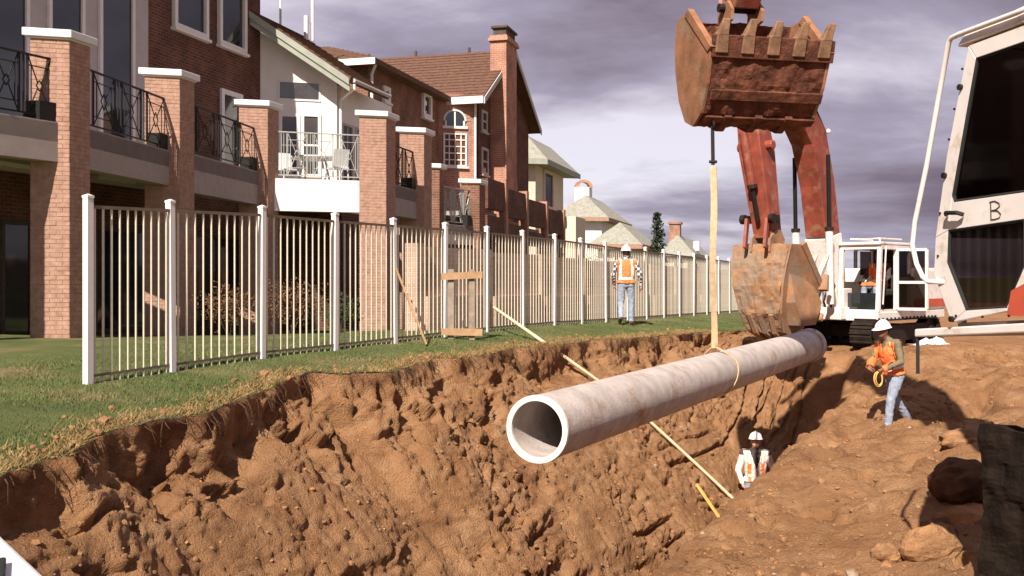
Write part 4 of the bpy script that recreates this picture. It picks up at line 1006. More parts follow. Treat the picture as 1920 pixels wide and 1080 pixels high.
PROFILE = [(0, .98), (.17, .50), (.38, .16), (.66, .02), (.92, .12), (1.10, .42), (1.19, .85), (1.17, 1.22), (1.08, 1.52)]
FRONT = [(.70, 1.53)]                                   # hinge end of the side plate's open edge
def make_bucket(parent, o0, fa, wd, width, sc, rot, mats, teeth_n, tooth_m, tooth_len=.34, piv=(.9, 1.6), tp=.06):
    """fa: away from the machine, wd: across; o0: world point of profile (0,0) before the rotation about piv"""
    c_, s_ = math.cos(rot), math.sin(rot)
    def q(a, h):
        a -= piv[0]; h -= piv[1]; return (piv[0]+a*c_-h*s_, piv[1]+a*s_+h*c_)
    def P(a, h, w):
        w = width/2+(w-width/2)*(1-tp*(1-min(max(h/1.3, 0), 1))); a, h = q(a, h); return o0+fa*a*sc+UP*h*sc+wd*w
    shell_m, side_m, mud_m = mats
    mb = MB(); n = len(PROFILE); th = .05
    outer = PROFILE; inner = []
    for i, (a, h) in enumerate(PROFILE):
        a0, h0 = PROFILE[max(i-1, 0)]; a1, h1 = PROFILE[min(i+1, n-1)]; d = math.hypot(a1-a0, h1-h0); inner.append((a-(h1-h0)/d*th, h+(a1-a0)/d*th))
    K = 9
    rows = []
    rr = random.Random(3)
    for i in range(n):
        rows.append([P(*outer[i], width*k/(K-1))-fa*0 for k in range(K)])
    vs = [p for r in rows for p in r]; fs = []
    for i in range(n-1):
        for k in range(K-1): fs.append((i*K+k, i*K+k+1, (i+1)*K+k+1, (i+1)*K+k))
    b = len(vs); vs += [P(*inner[i], width*k/(K-1)) for i in range(n) for k in range(K)]
    for i in range(n-1):
        for k in range(K-1): fs.append((b+i*K+k, b+(i+1)*K+k, b+(i+1)*K+k+1, b+i*K+k+1))
    for k in range(K-1): fs.append((k, b+k, b+k+1, k+1)); fs.append(((n-1)*K+k, (n-1)*K+k+1, b+(n-1)*K+k+1, b+(n-1)*K+k))
    mb.add(vs, fs)
    bk = mb.build('bucket', M[shell_m], parent)
    e_ = bk.modifiers.new('s', 'SUBSURF'); e_.subdivision_type = 'SIMPLE'; e_.levels = 3; e_.render_levels = 3
    tx = bpy.data.textures.new('dent', 'CLOUDS'); tx.noise_scale = .22; tx.noise_depth = 3
    dm = bk.modifiers.new('d', 'DISPLACE'); dm.texture = tx; dm.strength = .11; dm.mid_level = .5; dm.texture_coords = 'LOCAL'
    poly = PROFILE+FRONT
    for w0, sgn in ((0, -1), (width, 1)):
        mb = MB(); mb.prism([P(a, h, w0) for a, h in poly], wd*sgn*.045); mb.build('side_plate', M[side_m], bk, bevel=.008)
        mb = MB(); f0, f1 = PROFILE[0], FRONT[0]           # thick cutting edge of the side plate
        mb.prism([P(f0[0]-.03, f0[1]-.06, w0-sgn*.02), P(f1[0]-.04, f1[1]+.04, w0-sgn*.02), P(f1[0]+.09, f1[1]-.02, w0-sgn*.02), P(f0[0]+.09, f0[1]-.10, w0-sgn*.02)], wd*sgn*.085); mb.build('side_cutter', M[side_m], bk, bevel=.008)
    # wear strips across the floor and along it
    for i in (1, 2):
        a, h = PROFILE[i]; a2, h2 = PROFILE[i+1]; f = .35; am, hm = a+(a2-a)*f, h+(h2-h)*f; dx_, dz_ = (a2-a), (h2-h); L_ = math.hypot(dx_, dz_); nx_, nz_ = dz_/L_, -dx_/L_
        mb = MB(); u_ = .07/L_
        mb.prism([P(am-dx_*u_+nx_*.035, hm-dz_*u_+nz_*.035, .03), P(am+dx_*u_+nx_*.035, hm+dz_*u_+nz_*.035, .03), P(am+dx_*u_-nx_*.02, hm+dz_*u_-nz_*.02, .03), P(am-dx_*u_-nx_*.02, hm-dz_*u_-nz_*.02, .03)], wd*(width-.06)); mb.build('wear_strip', M[shell_m], bk, bevel=.01)
    for k in range(3):
        w = width*(.22+.28*k); mb = MB()
        for i in range(2, 5):
            (a, h), (a2, h2) = PROFILE[i], PROFILE[i+1]; mb.bar(P(a, h, w)-UP*.02, P(a2, h2, w)-UP*.02, .10, .06)
        mb.build('wear_bar', M[shell_m], bk)
    # lip plate
    a, h = PROFILE[0]; a2, h2 = PROFILE[1]; dx_, dz_ = a-a2, h-h2; L_ = math.hypot(dx_, dz_); dx_ /= L_; dz_ /= L_
    mb = MB(); mb.prism([P(a-dx_*.18-dz_*.04, h-dz_*.18+dx_*.04, -.03), P(a+dx_*.10-dz_*.03, h+dz_*.10+dx_*.03, -.03), P(a+dx_*.10+dz_*.03, h+dz_*.10-dx_*.03, -.03), P(a-dx_*.18+dz_*.05, h-dz_*.18-dx_*.05, -.03)], wd*(width+.06)); mb.build('lip', M[shell_m], bk, bevel=.01)
    for k in range(teeth_n):
        w = width*(k+.5)/teeth_n if teeth_n < 3 else .09+(width-.18)*k/(teeth_n-1)
        mb = MB(); hw = .088*sc if sc < 1.2 else .085
        t0, t1 = .02, tooth_len
        def T(l, off, ww): return P(a+dx_*l-dz_*off, h+dz_*l+dx_*off, w+ww)
        # adapter
        vs = [T(-.12, .06, -hw), T(-.12, .06, hw), T(-.12, -.07, -hw), T(-.12, -.07, hw), T(t0+.1, .055, -hw*.9), T(t0+.1, .055, hw*.9), T(t0+.1, -.055, -hw*.9), T(t0+.1, -.055, hw*.9)]
        bx = [(0, 1, 5, 4), (2, 6, 7, 3), (0, 4, 6, 2), (1, 3, 7, 5), (0, 2, 3, 1), (4, 5, 7, 6)]
        mb.add(vs, bx)
        j = rr.uniform(-.02, .02)
        ln_ = .05+j; vs = [T(t0+.08, .06, -hw*.8), T(t0+.08, .06, hw*.8), T(t0+.08, -.055, -hw*.8), T(t0+.08, -.055, hw*.8), T(t1+j, .022, ln_-hw*.55), T(t1+j, .022, ln_+hw*.55), T(t1+j, -.012, ln_-hw*.55), T(t1+j, -.012, ln_+hw*.55)]
        mb.add(vs, bx); mb.build('tooth', M[tooth_m], bk, bevel=.012)
    # mud caked inside
    mb = MB(); poly = [(.20, .62), (.48, .26), (.85, .24), (1.02, .6), (1.06, 1.05), (.72, 1.0), (.38, .86)]
    mb.prism([P(a, h, .03) for a, h in poly], wd*(width-.06)); mb.build('mud_load', M[mud_m], bk)
    # hinge ears
    for w in (width*.5-.24, width*.5+.20):
        mb = MB(); mb.prism([P(.72, 1.48, w), P(1.14, 1.40, w), P(1.12, 1.62, w), P(.98, 1.76, w), (P(.82, 1.76, w)), P(.70, 1.62, w)], wd*.045); mb.build('hinge_ear', M[side_m], bk)
    return bk, P
def box_path(mb, pts, hts, wid, sd, m=0):
    """box-section arm through points, in-plane height hts, width wid (along sd)"""
    k = len(pts); vs = []; fs = []
    ws = wid if isinstance(wid, (list, tuple)) else [wid]*k
    for i, p in enumerate(pts):
        d = (pts[min(i+1, k-1)]-pts[max(i-1, 0)]).normalized(); n_ = sd.cross(d).normalized()
        for a, b in ((-1, -1), (1, -1), (1, 1), (-1, 1)): vs.append(p+sd*a*ws[i]/2+n_*b*hts[i]/2)
    for i in range(k-1):
        for j in range(4): j2 = (j+1) % 4; fs.append((i*4+j, i*4+j2, (i+1)*4+j2, (i+1)*4+j))
    fs += [(3, 2, 1, 0), tuple((k-1)*4+j for j in range(4))]
    mb.add(vs, fs)
def crawler(parent, c, f, r, Lg, ht, gauge, sw):
    for s_ in (-1, 1):
        cc = c+r*gauge/2*s_; rad = ht/2
        mb = MB(); mb.box(cc+UP*rad, f*(Lg/2-rad*.9), r*sw*.28, UP*rad*.55); tr_ = mb.build('track', M['steel_dark'], parent)
        path = []; st = Lg-2*rad; per = 2*st+2*math.pi*rad; n = int(per/.19)
        first = None
        for i in range(n):
            d = per*i/n
            if d < st: p = f*(-st/2+d); nn = -UP; zc = 0
            elif d < st+math.pi*rad: t = (d-st)/rad; p = f*(st/2+rad*math.sin(t)); nn = f*math.sin(t)-UP*math.cos(t); zc = rad-rad*math.cos(t)
            elif d < 2*st+math.pi*rad: p = f*(st/2-(d-st-math.pi*rad)); nn = UP; zc = 2*rad
            else: t = (d-2*st-math.pi*rad)/rad; p = f*(-st/2-rad*math.sin(t)); nn = -f*math.sin(t)+UP*math.cos(t); zc = rad+rad*math.cos(t)
            tang = r.cross(nn).normalized(); q = cc+p+UP*zc
            mb = MB(); mb.box(q-nn*.02, tang*.088, r*sw/2, nn*.02); mb.box(q+nn*.012, tang*.016, r*sw/2, nn*.022); mb.build('track_shoe', M['track'], tr_)
        for d in (-st/2, st/2):
            mb = MB(); mb.disc(cc+f*d+UP*rad, r, rad*.82, sw*.5, 20); mb.disc(cc+f*d+UP*rad, r, rad*.35, sw*.8, 14); mb.build('idler_wheel', M['steel_dark'], tr_)
        for i in range(5):
            mb = MB(); mb.disc(cc+f*(-st/2+st*(i+.5)/5)+UP*.13, r, .11, sw*.6, 14); mb.build('roller', M['steel_dark'], tr_)
    mb = MB(); mb.box(c+UP*ht*.55, f*.8, r*gauge*.42, UP*ht*.2); mb.disc(c+UP*(ht*.9), UP, .62, .22, 24); mb.build('undercarriage', M['steel_dark'], parent)
def cylinder(parent, p, q, r, frac=.55, bm='mach_white'):
    m_ = p.lerp(q, frac); mb = MB(); mb.tube([p, m_], r, 12); o = mb.build('hydraulic_cylinder', M[bm], parent)
    mb = MB(); mb.tube([m_, q], r*.55, 10); mb.build('piston_rod', M['rod'], o)
    mb = MB(); mb.tube([m_-(q-p).normalized()*.03, m_+(q-p).normalized()*.05], r*1.2, 12); mb.build('gland', M['steel_dark'], o); return o

# ---------------------------------------------------------------- near excavator (cab at right edge, arm above the frame)
f1 = Vector((-.225, .974, 0)).normalized(); r1 = Vector((f1.y, -f1.x, 0))
lipL = W(1338, 79, 12.45); BW = 1.62
o1 = lipL-UP*.98
gN = -1.0
X1 = thing('near_excavator', 'large white excavator at right edge holding its rusty bucket over the pipe', 'excavator', (4.9, 5.4, gN))
bk1, PB1 = make_bucket(X1, o1, f1, r1, BW, 1.0, 0., ('bucket_rust_shade', 'bucket_lit', 'bucket_rust_shade'), 5, 'tooth', .31)
bk1['label'] = 'big rusty bucket with five upturned teeth against the sky'
mb = MB(); pq = Vector((top.x, top.y, o1.z+.10)); mb.tube([pq+UP*.12, pq-UP*.01], .03, 8); mb.tube([Vector((top.x, top.y, top.z+.02))+f1*.05*math.cos(t)+UP*.05*math.sin(t)+UP*.04 for t in np.linspace(0, 6.283, 11)], .014, 6, caps=False); mb.build('lifting_eye', M['chain'], bk1)
pin = PB1(.92, 1.68, BW/2)
u0 = 7.3; Bf = pin-f1*u0; Bf.z = 1.15
def Mc(u, z, b=0.): return Vector((Bf.x, Bf.y, 0))+f1*u+r1*b+UP*z
bp = [Mc(0, 1.15), Mc(1.3, 3.7), Mc(2.6, 6.1), Mc(3.6, 7.3), Mc(5.4, 7.9)]
mb = MB(); box_path(mb, bp, [.5, .85, 1.0, .9, .5], .62, r1); mb.build('boom', M['mach_orange'], X1, bevel=.02)
st_top = Mc(4.9, 8.5); mb = MB(); box_path(mb, [st_top, Mc(5.5, 7.7), pin+UP*.05-f1*.02], [.4, .85, .38], [.45, .5, .36], r1); mb.build('stick', M['mach_orange'], X1, bevel=.02)
mb = MB(); mb.tube([pin-r1*.32, pin+r1*.32], .06, 12); mb.build('bucket_pin', M['steel_dark'], X1)
lk = PB1(1.08, 1.66, BW/2); jt = pin+UP*.75-f1*.15
for sgn in (-1, 1):
    mb = MB(); mb.bar(lk+r1*.2*sgn, jt+f1*.42+r1*.2*sgn, .05, .14); mb.build('link_bar', M['mach_orange'], X1)
cylinder(X1, Mc(5.75, 8.15, 0)+f1*.35, jt+f1*.42, .085, .55, 'mach_orange'); cylinder(X1, Mc(2.5, 6.75), st_top, .10, .6, 'mach_orange')
for sgn in (-1, 1): cylinder(X1, Mc(.55, 1.1, .38*sgn), Mc(2.2, 5.1, .38*sgn), .10, .6, 'mach_orange')
crawler(X1, Mc(-1.35, gN, .16), f1, r1, 4.0, 1.02, 2.45, .62)
mb = MB(); mb.box(Mc(-.45, gN+.50, .16-2.45/2-.30), f1*1.16, r1*.06, UP*.50); mb.box(Mc(.69, gN+.44, .16-2.45/2-.02), f1*.05, r1*.31, UP*.42)  # added cover on the track end; its near-black colour carries the shade there
tg = mb.build('dark_track_filler', M['shade_black'], X1); sd_ = tg.modifiers.new('s', 'SUBSURF'); sd_.subdivision_type = 'SIMPLE'; sd_.levels = sd_.render_levels = 5
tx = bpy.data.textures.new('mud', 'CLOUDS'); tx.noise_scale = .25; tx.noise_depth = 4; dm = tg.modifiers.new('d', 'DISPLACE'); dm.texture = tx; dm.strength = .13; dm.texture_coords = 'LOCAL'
# upper structure
mb = MB(); mb.box(Mc(-1.5, .42, .15), f1*1.75, r1*1.35, UP*.14); mb.build('revolving_frame', M['steel_dark'], X1, bevel=.02)
mb = MB(); mb.box(Mc(-2.3, 1.42, .05), f1*1.55, r1*1.55, UP*.80); mb.build('engine_housing', M['mach_orange'], X1, bevel=.05)
mb = MB(); mb.box(Mc(-4.15, 1.15, .05), f1*.3, r1*1.5, UP*.6); mb.build('counterweight', M['mach_white'], X1, bevel=.1)
wq = Wall(W(1790, 520, 6.5), f1, -r1)
def qi(px, py): return wq.img(px, py)
def ext(p, q, a):
    (a0, z0), (a1, z1) = qi(*p), qi(*q); return (a, z0+(z1-z0)*(a-a0)/(a1-a0))
AR = -1.30
F = [qi(1823, 86), qi(1807, 165), qi(1782, 294), qi(1761, 446), qi(1758, 514), qi(1791, 605)]
U = [qi(1838, 110), ext((1838, 110), (1920, 82), AR+.14), ext((1793, 379), (1920, 361), AR+.14), qi(1797, 378), qi(1793, 366)]
Lw = [qi(1786, 432), ext((1786, 432), (1920, 413), qi(1928, 0)[0]), (qi(1928, 0)[0], qi(1928, 500)[1]), qi(1895, 576), qi(1819, 581), qi(1784, 492)]
TR = ext((1823, 86), (1920, 50), AR); BRr = ext((1791, 605), (1920, 600), AR)
cabr = MB()
def strip(mb, pts, o0=0., o1=.03): mb.prism([wq.P(a, z, o0) for a, z in pts], -r1*(o1-o0))
# door frame pieces butt end to end
strip(cabr, [F[0], F[1], F[2], F[3], Lw[0], U[4], U[3]] if False else [F[0], U[0], U[4], Lw[0], F[3], F[2], F[1]])
strip(cabr, [F[3], Lw[0], Lw[5], Lw[4], F[5], F[4]])
strip(cabr, [F[0], TR, U[1], U[0]])
strip(cabr, [U[4], U[3], U[2], (U[2][0], Lw[1][1]-.02), Lw[1], Lw[0]])
strip(cabr, [Lw[4], Lw[3], (Lw[3][0], BRr[1]), F[5]])
strip(cabr, [Lw[1], (U[2][0], Lw[1][1]-.02), (AR, Lw[1][1]-.02), BRr, (Lw[3][0], BRr[1]), Lw[3], Lw[2]])
strip(cabr, [U[1], TR, (AR, Lw[1][1]-.02), (U[2][0], Lw[1][1]-.02)])
door = cabr.build('cab_door', M['mach_white'], X1, bevel=.006)
def seal(pts, nm):
    mb = MB(); P_ = [wq.P(a, z, .018) for a, z in pts]; mb.tube(P_+[P_[0], P_[1]], .014, 6, caps=False); mb.build('window_seal', M['rubber'], door)
    mb = MB(); mb.prism([wq.P(a, z, .006) for a, z in pts], -r1*.006); mb.build('pane', M['cab_glass'], door)
seal(U, 'u'); seal(Lw, 'l')
# handle, marking, hinge dots
hx = qi(1796, 402); mb = MB(); mb.tube([wq.P(hx[0]+.05, hx[1], .05), wq.P(hx[0]+.02, hx[1]+.01, .075), wq.P(hx[0]-.09, hx[1]+.004, .075), wq.P(hx[0]-.12, hx[1]-.01, .05)], .014, 8); mb.build('door_handle', M['steel_dark'], door)
bpx = [(1866, 378), (1867, 412)], [(1864, 379), (1874, 377), (1882, 381), (1883, 387), (1876, 393), (1868, 395)], [(1868, 395), (1879, 395), (1885, 401), (1883, 408), (1875, 411), (1866, 412)]
mb = MB()
for pl in bpx: mb.tube([wq.P(*qi(x, y), .033) for x, y in pl], .003, 6)
mb.build('letter_marking', M['ink'], door)
for px, py in ((1806, 165), (1776, 330), (1790, 598)):
    a, z = qi(px, py); mb = MB(); mb.disc(wq.P(a-.02, z, .035), r1, .02, .03, 10); mb.build('hinge', M['steel_dark'], door)
for px, py in ((1812, 130), (1797, 205), (1787, 262), (1770, 400), (1766, 480), (1800, 592), (1850, 594), (1900, 592)):
    a, z = qi(px, py); mb = MB(); mb.disc(wq.P(a-.005, z, .034), r1, .008, .008, 8); mb.build('bolt', M['steel_dark'], door)
# cab shell: roof, front, right, rear, floor
CWd = 1.02
def cp(a, z, b): return wq.P(a, z, -b)
zr = F[0][1]; mb = MB()
mb.prism([cp(F[0][0]+.10, F[0][1]+.01, -.05), cp(AR-.04, TR[1]+.01, -.05), cp(AR-.04, TR[1]+.09, -.02), cp(F[0][0]+.04, F[0][1]+.10, -.02)], r1*(CWd+.1)); mb.build('cab_roof', M['mach_white'], X1, bevel=.02)
zmid = BRr[1]+.75
mb = MB(); mb.prism([cp(AR, BRr[1], .02), cp(AR+.05, BRr[1], .02), cp(AR+.05, zmid, .02), cp(AR, zmid, .02)], r1*CWd); mb.build('cab_rear_wall', M['cab_trim'], X1)
for b in (.05, CWd-.05):
    mb = MB(); mb.bar(cp(AR+.03, zmid, b), cp(AR+.03, TR[1], b), .09, .09, up=f1); mb.build('rear_pillar', M['cab_trim'], X1)
mb = MB(); mb.bar(cp(-.45, F[5][1], CWd-.02), cp(-.45, F[0][1], CWd-.02), .07, .07, up=f1); mb.build('side_pillar', M['rubber'], X1)
mb = MB(); mb.prism([cp(a, z, CWd) for a, z in (F[3], F[4], F[5], BRr, (BRr[0], zmid), (F[2][0], zmid))], r1*.03); mb.build('cab_right_wall', M['cab_trim'], X1)
mb = MB(); mb.prism([cp(F[5][0], F[5][1], .02), cp(BRr[0], BRr[1], .02), cp(BRr[0], BRr[1]-.04, .02), cp(F[5][0], F[5][1]-.04, .02)], r1*CWd); mb.build('cab_floor', M['cab_trim'], X1)
mb = MB(); mb.prism([cp(*F[0], .06), cp(*F[3], .06), cp(F[3][0]-.01, F[3][1], .06), cp(F[0][0]-.01, F[0][1], .06)], r1*(CWd-.1)); mb.build('windscreen', M['cab_glass'], X1)
for b in (.03, CWd-.05):
    mb = MB(); mb.tube([cp(a-.03, z, b) for a, z in (F[0], F[2], F[3], F[4], F[5])], .03, 8); mb.build('front_pillar', M['mach_white'], X1)
mb = MB(); mb.bar(cp(-.55, BRr[1]+.0, .25), cp(-.55, TR[1]-.05, .25), .07, .07); mb.build('inner_pillar', M['rubber'], X1)
mb = MB(); a, z = qi(1850, 160); a2, z2 = qi(1835, 270); mb.bar(cp(a-.05, z, .3), cp(a2-.05, z2, .3), .02, .05); mb.build('wiper', M['rubber'], X1)
sc_ = cp(-.85, BRr[1]+.42, .5); mb = MB(); mb.box(sc_, f1*.26, r1*.25, UP*.09); mb.box(sc_-f1*.27+UP*.42, f1*.07+UP*.0, r1*.23, UP*.40-f1*.06); mb.build('operator_seat', M['seat'], X1, bevel=.04)
# guard rail tube
rail = [(1960, 8), (1920, 26), (1812, 66), (1799, 72), (1794, 80), (1776, 177), (1752, 312), (1730, 416), (1725, 459), (1733, 495), (1745, 520), (1755, 528), (1778, 529)]
pts = []
for px, py in rail: a, z = qi(px, py); pts.append(wq.P(a, z, .06))
pts[-1] = wq.P(*qi(1778, 529), .02)
mb = MB(); mb.tube(pts, .017, 10); mb.build('guard_rail', M['mach_white'], X1, smooth=True)
# deck under the cab
dk0 = qi(1719, 617); dk1 = ext((1719, 617), (1920, 606), AR-1.2); dk0b = qi(1719, 632); dk1b = ext((1719, 632), (1920, 624), AR-1.2)
mb = MB(); mb.prism([cp(dk0[0], dk0[1], -.02), cp(dk1[0], dk1[1], -.02), cp(dk1b[0], dk1b[1], -.02), cp(dk0b[0], dk0b[1], -.02)], r1*1.3); mb.build('deck', M['mach_white'], X1, bevel=.01)
a, z = qi(1719, 634); a2, z2 = qi(1717, 700); mb = MB(); mb.bar(cp(a-.01, z+.02, 0), cp(a-.012, z2, 0), .022, .022); mb.build('step_bar', M['rubber'], X1)
mb = MB(); mb.prism([cp(qi(1897, 590)[0], qi(1897, 592)[1], -.035), cp(AR-.2, BRr[1], -.035), cp(AR-.2, BRr[1]+.5, -.035), cp(qi(1905, 545)[0], qi(1905, 545)[1], -.035)], r1*.03); mb.build('red_panel', M['mach_red'], X1)

# ---------------------------------------------------------------- far excavator
F2 = Vector((-.72, -.69, 0)).normalized(); L2 = Vector((-F2.y, F2.x, 0)); b2 = Vector((8.2, 24.0, -.60))
X2 = thing('far_excavator', 'white and orange excavator at the end of the trench with operator inside', 'excavator', b2)
def Q(a, b, h): return b2+F2*a+L2*b+UP*h
crawler(X2, b2, F2, -L2, 3.6, .66, 2.2, .5)
mb = MB(); mb.box(Q(-.35, 0, .72), F2*1.75, L2*1.32, UP*.10); mb.build('revolving_frame', M['mach_white'], X2, bevel=.02)
mb = MB(); mb.box(Q(-1.25, 0, 1.32), F2*.95, L2*1.34, UP*.50); hs = mb.build('engine_housing', M['mach_white'], X2, bevel=.06)
for y_ in (1.345,):
    mb = MB(); mb.box(Q(-1.25, y_, 1.0), F2*.9, L2*.008, UP*.09); mb.build('red_stripe', M['mach_red'], hs)
mb = MB(); mb.prism([Q(-2.22, -1.3, .85), Q(-2.22, 1.3, .85), Q(-2.62, 1.05, .9), Q(-2.75, 0, .92), Q(-2.62, -1.05, .9)], UP*.95); mb.build('counterweight', M['mach_red'], X2, bevel=.05)
mb = MB(); mb.box(Q(-.1, -1.0, 1.1), F2*1.1, L2*.3, UP*.28); mb.build('tool_box', M['mach_white'], X2, bevel=.03)
mb = MB(); mb.tube([Q(-1.5, -.7, 1.8), Q(-1.5, -.7, 2.25), Q(-1.6, -.7, 2.35)], .05, 8); mb.build('exhaust_pipe', M['steel_dark'], X2)
# front frame clutter around the boom foot
mb = MB(); mb.box(Q(1.35, -.05, .78), F2*.30, L2*.62, UP*.14); mb.box(Q(1.25, .48, 1.05), F2*.2, L2*.05, UP*.3); mb.box(Q(1.25, -.45, 1.05), F2*.2, L2*.05, UP*.3); mb.build('front_bracket', M['mach_white'], X2, bevel=.02)
for i in range(5):
    mb = MB(); x = -.3+.15*i; mb.tube([Q(1.5, x, .8), Q(1.75, x+.05, 1.05), Q(1.62, x+.1, 1.4), Q(1.4, x*.4, 1.75)], .026, 6); mb.build('hydraulic_hose', M['rubber'], X2)
# boom
mb = MB(); box_path(mb, [Q(1.0, 0, .95), Q(1.22, 0, 1.75), Q(1.42, 0, 2.55)], [.36, .62, .68], .58, L2); mb.build('boom_foot', M['mach_white'], X2, bevel=.02)
mb = MB(); box_path(mb, [Q(1.42, 0, 2.555), Q(1.68, 0, 3.75), Q(2.05, 0, 4.75), Q(2.6, 0, 5.25), Q(3.3, 0, 5.25), Q(4.15, 0, 4.85)], [.64, .66, .72, .66, .5, .36], .52, L2); mb.build('boom', M['mach_orange'], X2, bevel=.02)
for sgn in (-1, 1): cylinder(X2, Q(1.85, .42*sgn, 1.0), Q(1.95, .42*sgn, 4.35), .085, .50)
for i in range(2):
    mb = MB(); y_ = .16-.32*i; mb.tube([Q(1.0, y_, 2.6), Q(1.25, y_, 3.8), Q(1.62, y_, 4.95), Q(2.3, y_, 5.68), Q(3.0, y_, 5.66)], .028, 6); mb.build('hydraulic_line', M['steel_dark'], X2)
mb = MB(); mb.ell(Q(1.75, .32, 4.9), F2*.06, L2*.05, UP*.06); mb.build('work_lamp', M['plastic_white'], X2)
# stick
sA = W(1412, 232, 20.95); sB = W(1440, 446, 20.9)
mb = MB(); box_path(mb, [sA, sA.lerp(sB, .25), sB], [.46, .55, .38], [.50, .54, .44], L2); mb.build('stick', M['mach_orange'], X2, bevel=.02)
mb = MB(); mb.bar(Q(4.15, 0, 4.85), sA.lerp(sB, .2), .4, .4); mb.tube([sA.lerp(sB, .2)-L2*.42, sA.lerp(sB, .2)+L2*.42], .10, 12); mb.build('stick_pivot', M['mach_orange'], X2, bevel=.02)
cylinder(X2, sA.lerp(sB, .1)+F2*.42, sA.lerp(sB, .86)+F2*.30, .09, .6, 'mach_orange')
for sgn in (-1, 1):
    mb = MB(); p_ = sA.lerp(sB, .84); mb.bar(p_+L2*.3*sgn+F2*.3, p_+L2*.3*sgn-F2*.02, .06, .16); mb.disc(p_+L2*.34*sgn+F2*.3, L2, .10, .1, 12); mb.build('link_bar', M['steel_dark'], X2)
    mb = MB(); mb.bar(p_+L2*.24*sgn+F2*.32, sB+L2*.24*sgn+F2*.5-UP*.22, .06, .14); mb.build('link_bar', M['mach_orange'], X2)
BW2 = 1.30; sc2 = 1.30
pv = (.9, 1.62); o2 = sB-UP*.02-(F2*pv[0]+UP*pv[1])*sc2-L2*BW2/2
bk2, PB2 = make_bucket(X2, o2, F2, L2, BW2, sc2, R(2), ('bucket_mud', 'bucket_mud', 'bucket_mud'), 5, 'tooth_pale', .46, pv, .42)
bk2['label'] = 'mud caked tan bucket hanging beside the trench end'
